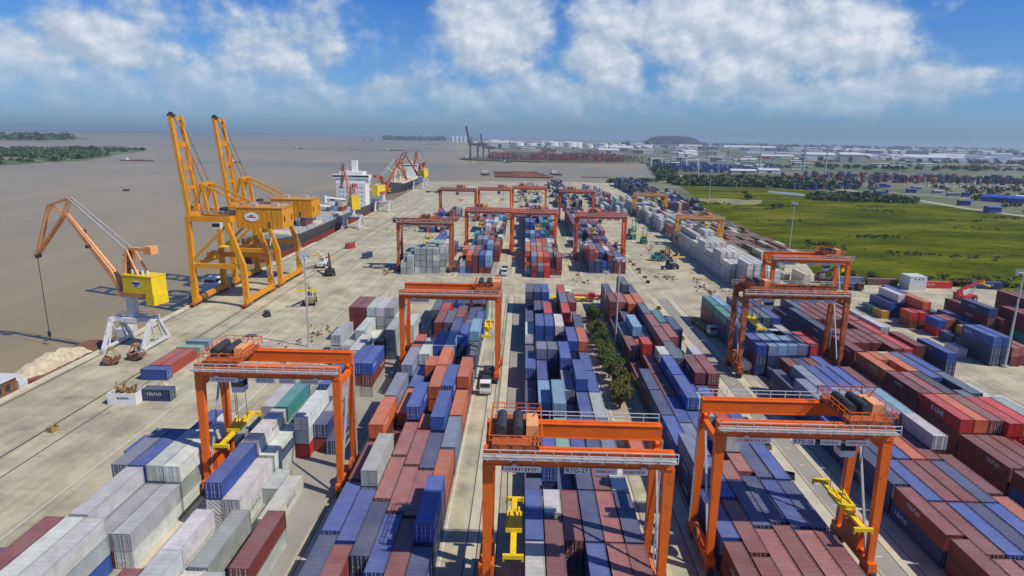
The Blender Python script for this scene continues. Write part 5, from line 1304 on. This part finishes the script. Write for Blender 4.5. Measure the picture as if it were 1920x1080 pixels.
def foliage_mass(name, spots, label, mat, seed, per=26, leaf=1.5):
    rr = np.random.RandomState(seed); S = np.array(spots)
    n = len(S)*per; idx = np.repeat(np.arange(len(S)), per)
    d = rr.normal(0, 1, (n, 3)); d /= np.linalg.norm(d, axis=1)[:, None]; d[:, 2] = np.abs(d[:, 2])
    p = S[idx][:, :3]+d*S[idx][:, 3:4]*np.array([1, 1, 0.95])*rr.uniform(0.6, 1, (n, 1))
    a = rr.normal(0, 1, (n, 3)); a /= np.linalg.norm(a, axis=1)[:, None]; b = np.cross(a, rr.normal(0, 1, (n, 3))); b /= np.linalg.norm(b, axis=1)[:, None]
    s = leaf*rr.uniform(0.6, 1.3, (n, 1))*(S[idx][:, 3:4]/4)
    V = np.stack([p-a*s, p+b*s*0.8, p+a*s, p-b*s*0.8], 1).reshape(-1, 3); F = np.arange(4*n).reshape(-1, 4)
    me = bpy.data.meshes.new(name); me.from_pydata(V.tolist(), [], F.tolist()); me.materials.append(mat)
    return tag(inst(name, me), label, 'trees', kind='stuff')
def scatter(poly, n, r0, r1, z=-0.3):
    P = np.array(poly, float); lo = P.min(0); hi = P.max(0); out = []
    def inside(x, y):
        c = False; j = len(P)-1
        for i in range(len(P)):
            if (P[i][1] > y) != (P[j][1] > y) and x < (P[j][0]-P[i][0])*(y-P[i][1])/(P[j][1]-P[i][1])+P[i][0]: c = not c
            j = i
        return c
    while len(out) < n:
        x = random.uniform(lo[0], hi[0]); y = random.uniform(lo[1], hi[1])
        if inside(x, y): r_ = random.uniform(r0, r1); out.append((x, y, z+r_*0.25, r_))
    return out
foliage_mass('tree_belt', scatter([(178, 843), (205, 822), (300, 822), (352, 806), (400, 845), (380, 940), (300, 960), (215, 905)], 620, 4, 7.5), 'dark green belt of trees along the far edge of the grass', M['leaffar'], 1, 34, 1.7)
foliage_mass('hedge_trees', scatter([(284, 655), (326, 646), (385, 640), (396, 655), (372, 728), (310, 700)], 260, 3, 5), 'low dark bushes beside the gravel road at the grass corner', M['leaffar'], 2, 34, 1.4)
foliage_mass('shore_mangroves', scatter([(190, 905), (215, 915), (330, 1500), (322, 1610), (300, 1560), (250, 1270)], 260, 4, 7), 'scrub along the bank of the far inlet', M['leaffar'], 3, 26, 1.8)
foliage_mass('inlet_scrub', scatter([(95, 850), (142, 842), (190, 905), (180, 925), (120, 880)], 70, 3, 5, -1.5), 'scrub at the head of the inlet behind the terminal', M['leaffar'], 4, 26, 1.6)
foliage_mass('island_mangroves', scatter([(-1150, 1330), (-1000, 1290), (-903, 1199), (-835, 1150), (-850, 1216), (-957, 1509), (-1100, 1640), (-1350, 1640)], 260, 4, 8, W) + scatter([(-1300, 1020), (-835, 1012), (-850, 1140), (-975, 1180), (-1300, 1200)], 170, 3, 6, W)
    + scatter([(-1400, 1660), (-1100, 1640), (-1040, 1780), (-1160, 1960), (-1400, 2000)], 110, 4, 8, W), 'dark mangroves growing on the river islands', M['leaffar'], 5, 26, 1.9)
foliage_mass('far_bank_woods', scatter([(-5000, 2750), (-2340, 2860), (-2270, 3176), (-2600, 3800), (-5000, 4000)], 300, 14, 26, W) + scatter([(-1470, 6950), (-880, 7060), (-1069, 8500), (-1800, 8400)], 120, 20, 35, W), 'woods on the far river islands', M['leaffar'], 6, 22, 2.4)
foliage_mass('right_hand_scrub', scatter([(470, 690), (560, 640), (700, 900), (560, 900)], 90, 2, 4) + scatter([(430, 560), (520, 215), (640, 260), (560, 600), (480, 690)], 200, 2, 4) + scatter([(600, 1400), (1200, 1500), (1150, 1750), (700, 1560)], 90, 4, 8) + scatter([(1100, 1900), (2400, 2000), (2600, 2350), (1250, 2300)], 120, 5, 10), 'scrub and hedges beyond the gravel road', M['leaffar'], 7, 24, 1.8)
foliage_mass('horizon_woods', scatter([(500, 4300), (2200, 5200), (6500, 8200), (6000, 9500), (1500, 7500)], 300, 14, 28) + scatter([(2700, 4600), (4200, 4300), (7500, 7000), (6500, 7800)], 160, 12, 22), 'dark bands of woodland near the horizon', M['leaffar'], 8, 20, 2.4)
# long grass tufts near the edge of the field
foliage_mass('grass_tufts', [(x, y, -0.55, r_) for (x, y, z_, r_) in scatter([(132, 300), (200, 262), (400, 222), (420, 330), (390, 600), (300, 720), (200, 700), (160, 560)], 2600, 0.6, 1.1)], 'tufts of wild grass over the field', leaf_mat('tuft_grass', (0.09, 0.105, 0.012), (0.15, 0.165, 0.02), 0.03), 9, 6, 1.1).__setitem__('category', 'grass')

drift = []
for k in range(26):
    bx = random.uniform(150, 390); by = random.uniform(275, 640)
    if bx < 128+(by-300)*0.09+8: continue
    for q_ in range(random.randint(6, 22)): drift.append((bx+random.gauss(0, 9), by+random.gauss(0, 4), -0.5, random.uniform(0.7, 1.9)))
edge = [(132+q*2.1+random.uniform(-1, 1), 268-(q*2.1)*0.165+random.uniform(0, 7), -0.5, random.uniform(0.8, 2.0)) for q in range(90)]
foliage_mass('field_scrub', drift+edge, 'low scrub in drifts over the grass field', leaf_mat('scrub_leaves', (0.09, 0.115, 0.02), (0.16, 0.185, 0.035), 0.05), 19, 26, 1.5)
# ------------------------------------------------------------------ far port, tanks, sheds and yards
def far_rows(name, spec, label, seed):
    rr = random.Random(seed); lst = []
    for (x0, x1, y0, y1, px_, py_, pal, hs, skip) in spec:
        x = x0
        while x < x1:
            y = y0
            while y < y1:
                if rr.random() > skip:
                    k = rr.choice(pal)
                    for t in range(rr.choice(hs)):
                        lst.append(dict(x=x, y=y, z=-0.33+t*2.62, L=L40, k=k if rr.random() < 0.5 else rr.choice(pal)))
                y += py_
            x += px_
    return tag(boxes_mesh(name, lst), label, 'containers', kind='stuff')
far_rows('far_port_containers', [(-92, 255, 1640, 1900, 5.4, 27, 'maparean', (4, 5, 6), 0.2), (200, 300, 1660, 1740, 5.4, 26, 'aeuv', (2, 4, 5), 0.3)], 'reddish container stacks of the port across the inlet', 51)
far_rows('right_yard_containers', [(330, 420, 800, 850, 5.2, 26, 'nspmb', (1, 2, 3), 0.55), (430, 700, 980, 1110, 5.2, 27, 'mneupsrne', (1, 2, 3, 4), 0.42), (700, 960, 960, 1120, 5.4, 27, 'nsmkuws', (1, 2, 3, 4), 0.4), (560, 760, 1120, 1200, 5.4, 27, 'wpwe', (2, 3), 0.5)], 'mixed container stacks of the far right hand yard', 52)
far_rows('blue_yard_containers', [(262, 360, 1190, 1400, 5.4, 26, 'bbbnbl', (2, 3, 4), 0.35), (372, 452, 1250, 1330, 5.4, 25, 'bbbnl', (2, 3, 4), 0.3)], 'blue container stacks beyond the trees', 53)
far_rows('far_shore_containers', [(120, 330, 2000, 2300, 6, 30, 'emwsan', (2, 3, 4), 0.45), (480, 640, 1480, 1560, 6, 28, 'bnew', (1, 2), 0.5), (350, 460, 852, 900, 5.4, 26, 'nspmke', (2, 3), 0.5)], 'mixed containers and sheds on the far land', 54)
TOWN = []
rr = random.Random(77)
for (x0, x1, y0, y1, n_, s0, s1, h0, h1, pal) in ((-60, 900, 2600, 3400, 70, 20, 60, 5, 14, 'weeaes'), (-330, 1000, 4000, 6200, 170, 30, 110, 8, 26, 'wwweese'), (900, 2600, 3900, 5600, 130, 30, 120, 8, 20, 'wweess'),
        (1150, 2000, 2450, 3100, 90, 20, 70, 4, 9, 'wwweg'), (300, 620, 1380, 2000, 46, 8, 34, 3, 9, 'wewbes'), (560, 1250, 1500, 2250, 26, 14, 50, 4, 9, 'wea'), (2000, 5200, 4200, 8000, 110, 40, 150, 8, 20, 'wwes'), (400, 700, 560, 900, 22, 5, 16, 2.5, 5, 'wesb')):
    for k in range(n_):
        TOWN.append((rr.uniform(x0, x1), rr.uniform(y0, y1), rr.uniform(s0, s1), rr.uniform(s0, s1)*0.45, rr.uniform(h0, h1), rr.choice(pal)))
g = MB(); TC = []
for (x, y, l, w_, h_, k) in TOWN:
    n0 = len(g.v); g.box(x-l/2, x+l/2, y-w_/2, y+w_/2, -0.33, h_)
    g.add([(x-l/2-1, y-w_/2-1, h_), (x+l/2+1, y-w_/2-1, h_), (x+l/2+1, y, h_+w_*0.12), (x-l/2-1, y, h_+w_*0.12), (x-l/2-1, y+w_/2+1, h_), (x+l/2+1, y+w_/2+1, h_)], [(0, 1, 2, 3), (3, 2, 5, 4)])
    c_ = jitter(PAL[k][1], rr); TC += [(*c_, 1)]*(len(g.v)-n0)
me = g.mesh('far_buildings', M['contv']); ca = me.color_attributes.new('Col', 'FLOAT_COLOR', 'POINT'); ca.data.foreach_set('color', np.array(TC, np.float32).ravel())
tag(inst('far_buildings', me), 'small pale buildings and sheds scattered over the far shore', 'buildings', kind='stuff')
# yellow concrete posts row at right yard
for k in range(22):
    g = MB(); x = 560+k*9.5; y = 905-k*1.2+random.uniform(-3, 3); g.box(-1.6, 1.6, -1.2, 1.2, 0, 5.2); g.box(-2.2, 2.2, -1.6, 1.6, 5.2, 6.0)
    o = g.build('concrete_pier', M['cream'], None, (x, y, -0.34)); tag(o, 'pale concrete pier, %s from the left in the line before the far right yard' % (ORD[k] if k < 20 else ('twenty first', 'twenty second')[k-20]), 'pier', 'concrete piers in a line at the right yard')
# storage tanks
TK = [(-40, 3560, 34, 26), (30, 3600, 26, 20), (95, 3760, 26, 22), (150, 3700, 40, 30), (250, 3700, 40, 30), (300, 3860, 36, 30), (380, 3900, 24, 20), (455, 3820, 28, 26), (520, 3900, 26, 24), (590, 4000, 24, 22), (650, 3820, 20, 18), (700, 3750, 26, 16), (210, 3900, 18, 30), (420, 3700, 16, 14), (60, 3900, 30, 20)]
for k, (x, y, r_, h) in enumerate(sorted(TK)):
    t = empty('storage_tank', (x, y, -0.33), 0, '%s white storage tank from the left behind the port across the inlet' % ORD[k], 'storage tank', 'white storage tanks on the far shore')
    g = MB(); g.cyl((0, 0, 0), (0, 0, h), r_, 24); g.build('shell', M['white'], t)
    g = MB(); g.cyl((0, 0, h), (0, 0, h+r_*0.18), r_, 24, r2=1); g.build('roof', M['lgrey'], t)
for k, x in enumerate((-620, -585, -550, -515)):
    g = MB(); g.cyl((0, 0, 0), (0, 0, 46), 11, 14); g.cyl((0, 0, 46), (0, 0, 52), 11, 14, r2=2); o = g.build('silo', M['white'], None, (x, 5600, -0.33)); tag(o, '%s of four thin white silos left of the far crane' % ORD[k], 'silo', 'thin white silos on the far shore')
def shed(x, y, rz, l, w, h, mat, label, group='sheds and warehouses on the far land'):
    t = empty('warehouse', (x, y, -0.33), rz, label, 'warehouse', group)
    g = MB(); g.box(-l/2, l/2, -w/2, w/2, 0, h); g.build('wall', mat, t)
    g = MB(); g.add([(-l/2, -w/2-1, h), (l/2, -w/2-1, h), (l/2, 0, h+w*0.16), (-l/2, 0, h+w*0.16), (-l/2, w/2+1, h), (l/2, w/2+1, h)], [(0, 1, 2, 3), (3, 2, 5, 4), (0, 3, 4), (1, 5, 2)]); g.build('roof', M['lgrey'] if mat is not M['blue'] else M['blue'], t)
    g = MB(); g.box(-l*0.1, l*0.1, -w/2-0.1, -w/2, 0, h*0.7); g.build('door', M['dark'], t)
for a in ((-260, 4300, 0.1, 150, 60, 14, M['white'], 'long white shed left of the storage tanks'), (-130, 3400, 0, 90, 50, 26, M['lgrey'], 'pale grey block left of the first storage tanks'),
          (1500, 4420, -0.2, 330, 80, 16, M['white'], 'very long white warehouse on the horizon right of the hill'), (1180, 4700, -0.2, 160, 60, 16, M['white'], 'white warehouse right behind the hill'),
          (930, 2085, -0.15, 84, 40, 20, M['white'], 'white box shaped warehouse beyond the fields'), (1010, 2060, -0.15, 60, 44, 22, M['grey'], 'grey building right of the white box warehouse'),
          (890, 2330, -0.1, 110, 30, 8, M['cream'], 'row of cream roofed sheds left of the white box warehouse'), (560, 2300, 0, 50, 30, 10, M['white'], 'small white shed by the far pylons'),
          (480, 3300, 0, 120, 60, 14, M['lgrey'], 'grey shed left of the hill foot'), (760, 4300, 0, 140, 50, 14, M['white'], 'white shed at the foot of the hill'),
          (2100, 3300, -0.3, 160, 40, 9, M['lgrey'], 'pale greenhouse roof by the lagoon'), (1600, 2650, -0.3, 160, 60, 8, M['lgrey'], 'low pale roofs on the lagoon shore'), (1450, 2900, -0.3, 130, 40, 8, M['white'], 'white low roofs behind the lagoon shore'),
          (2300, 4500, -0.3, 220, 60, 10, M['white'], 'distant white roof at the right horizon'), (498, 676, R(-50), 38, 14, 5, M['blue'], 'blue roofed workshop at the far right edge'), (540, 690, R(-50), 34, 12, 4, M['lgrey'], 'pale roofed workshop beside the blue one'),
          (392, 1178, 0, 46, 18, 5, M['grey'], 'grey flat shed in front of the blue yard'), (455, 1225, 0, 40, 18, 5, M['lgrey'], 'small pale shed right of the blue yard'),
          (330, 2600, 0, 80, 40, 12, M['grey'], 'grey shed behind the far port'), (620, 2500, 0.3, 60, 40, 14, M['white'], 'white shed among the far left fields')):
    shed(*a)
def far_sts(x, y, s, mat, label, group='cranes of the port across the inlet', up=True, n_=1):
    t = empty('far_quay_crane', (x, y, -0.33), 0, label, 'quay crane', group); t.scale = (s, s, s)
    for sx in (0, 18):
        for sy in (0, 16):
            g = MB(); g.bar((sx, sy, 0), (sx, sy, 34), 3.2); g.build('leg', mat, t)
    g = MB(); g.bar((-3, 8, 34), (40, 8, 34), 5.0, 5.0); g.build('girder', mat, t)
    g = MB(); g.bar((-2, 8, 34), (-10, 8, 76), 5.0, 4.2) if up else g.bar((-2, 8, 34), (-38, 8, 36), 3, 2.2); g.build('boom', mat, t)
    g = MB(); g.bar((2, 8, 34), (2, 8, 52), 2); g.bar((2, 8, 52), (30, 8, 35), 1.0); g.build('apex', mat, t)
    g = MB(); g.box(20, 34, 3, 13, 30, 38); g.build('machinery_house', mat, t)
far_sts(-138, 1640, 1.05, M['farpurple'], 'tall purple grey quay crane with raised boom across the inlet')
far_sts(-108, 1690, 0.8, M['farpurple'], 'second purple grey crane behind the tallest across the inlet')
far_sts(-210, 2000, 0.7, M['cream'], 'pale yellow crane left of the purple grey pair', up=False)
for k, (x, s) in enumerate(((40, 0.5), (85, 0.45), (190, 0.45), (250, 0.5))): far_sts(x, 1780, s, M['cream'] if k % 2 else M['jibred'], '%s small crane from the left among the far red stacks' % ORD[k], up=False)
def gantry_far(x, y, mat, label):
    t = empty('far_gantry', (x, y, -0.33), 0, label, 'gantry crane', 'white gantries in the blue yard')
    for sx in (-11, 11):
        g = MB(); g.box(sx-1.2, sx+1.2, -2, 2, 0, 18); g.build('leg', mat, t)
    g = MB(); g.box(-13, 13, -2, 2, 18, 20.5); g.build('girder', mat, t)
gantry_far(332, 1300, M['white'], 'white gantry over the blue yard beyond the trees'); gantry_far(268, 1330, M['white'], 'left white gantry in the blue yard beyond the trees')
for k, (x, y, s) in enumerate(((500, 4000, 60), (470, 3600, 44), (1300, 4400, 50), (880, 4600, 42), (330, 3500, 48))):
    g = MB(); g.cyl((0, 0, 0), (0, 0, s), 3.2, 10, r2=2.2); o = g.build('chimney', M['lgrey'], None, (x, y, -0.33)); tag(o, '%s grey chimney from the near side of the far industrial shore' % ORD[k], 'chimney', 'chimneys on the far shore')

# ------------------------------------------------------------------ haze
g = MB(); g.box(-37000, 37000, -1500, 37000, -6, 130)
hz = g.build('haze', None) if False else inst('haze', g.mesh('haze', []))
hm = bpy.data.materials.new('haze'); hm.use_nodes = True; nt = hm.node_tree; nt.nodes.clear()
o_ = nt.nodes.new('ShaderNodeOutputMaterial'); v_ = nt.nodes.new('ShaderNodeVolumePrincipled')
v_.inputs['Density'].default_value = 0.00009; v_.inputs['Color'].default_value = (0.66, 0.83, 1.0, 1); v_.inputs['Anisotropy'].default_value = 0.2
nt.links.new(v_.outputs[0], o_.inputs['Volume']); hz.data.materials.append(hm)
tag(hz, kind='stuff')
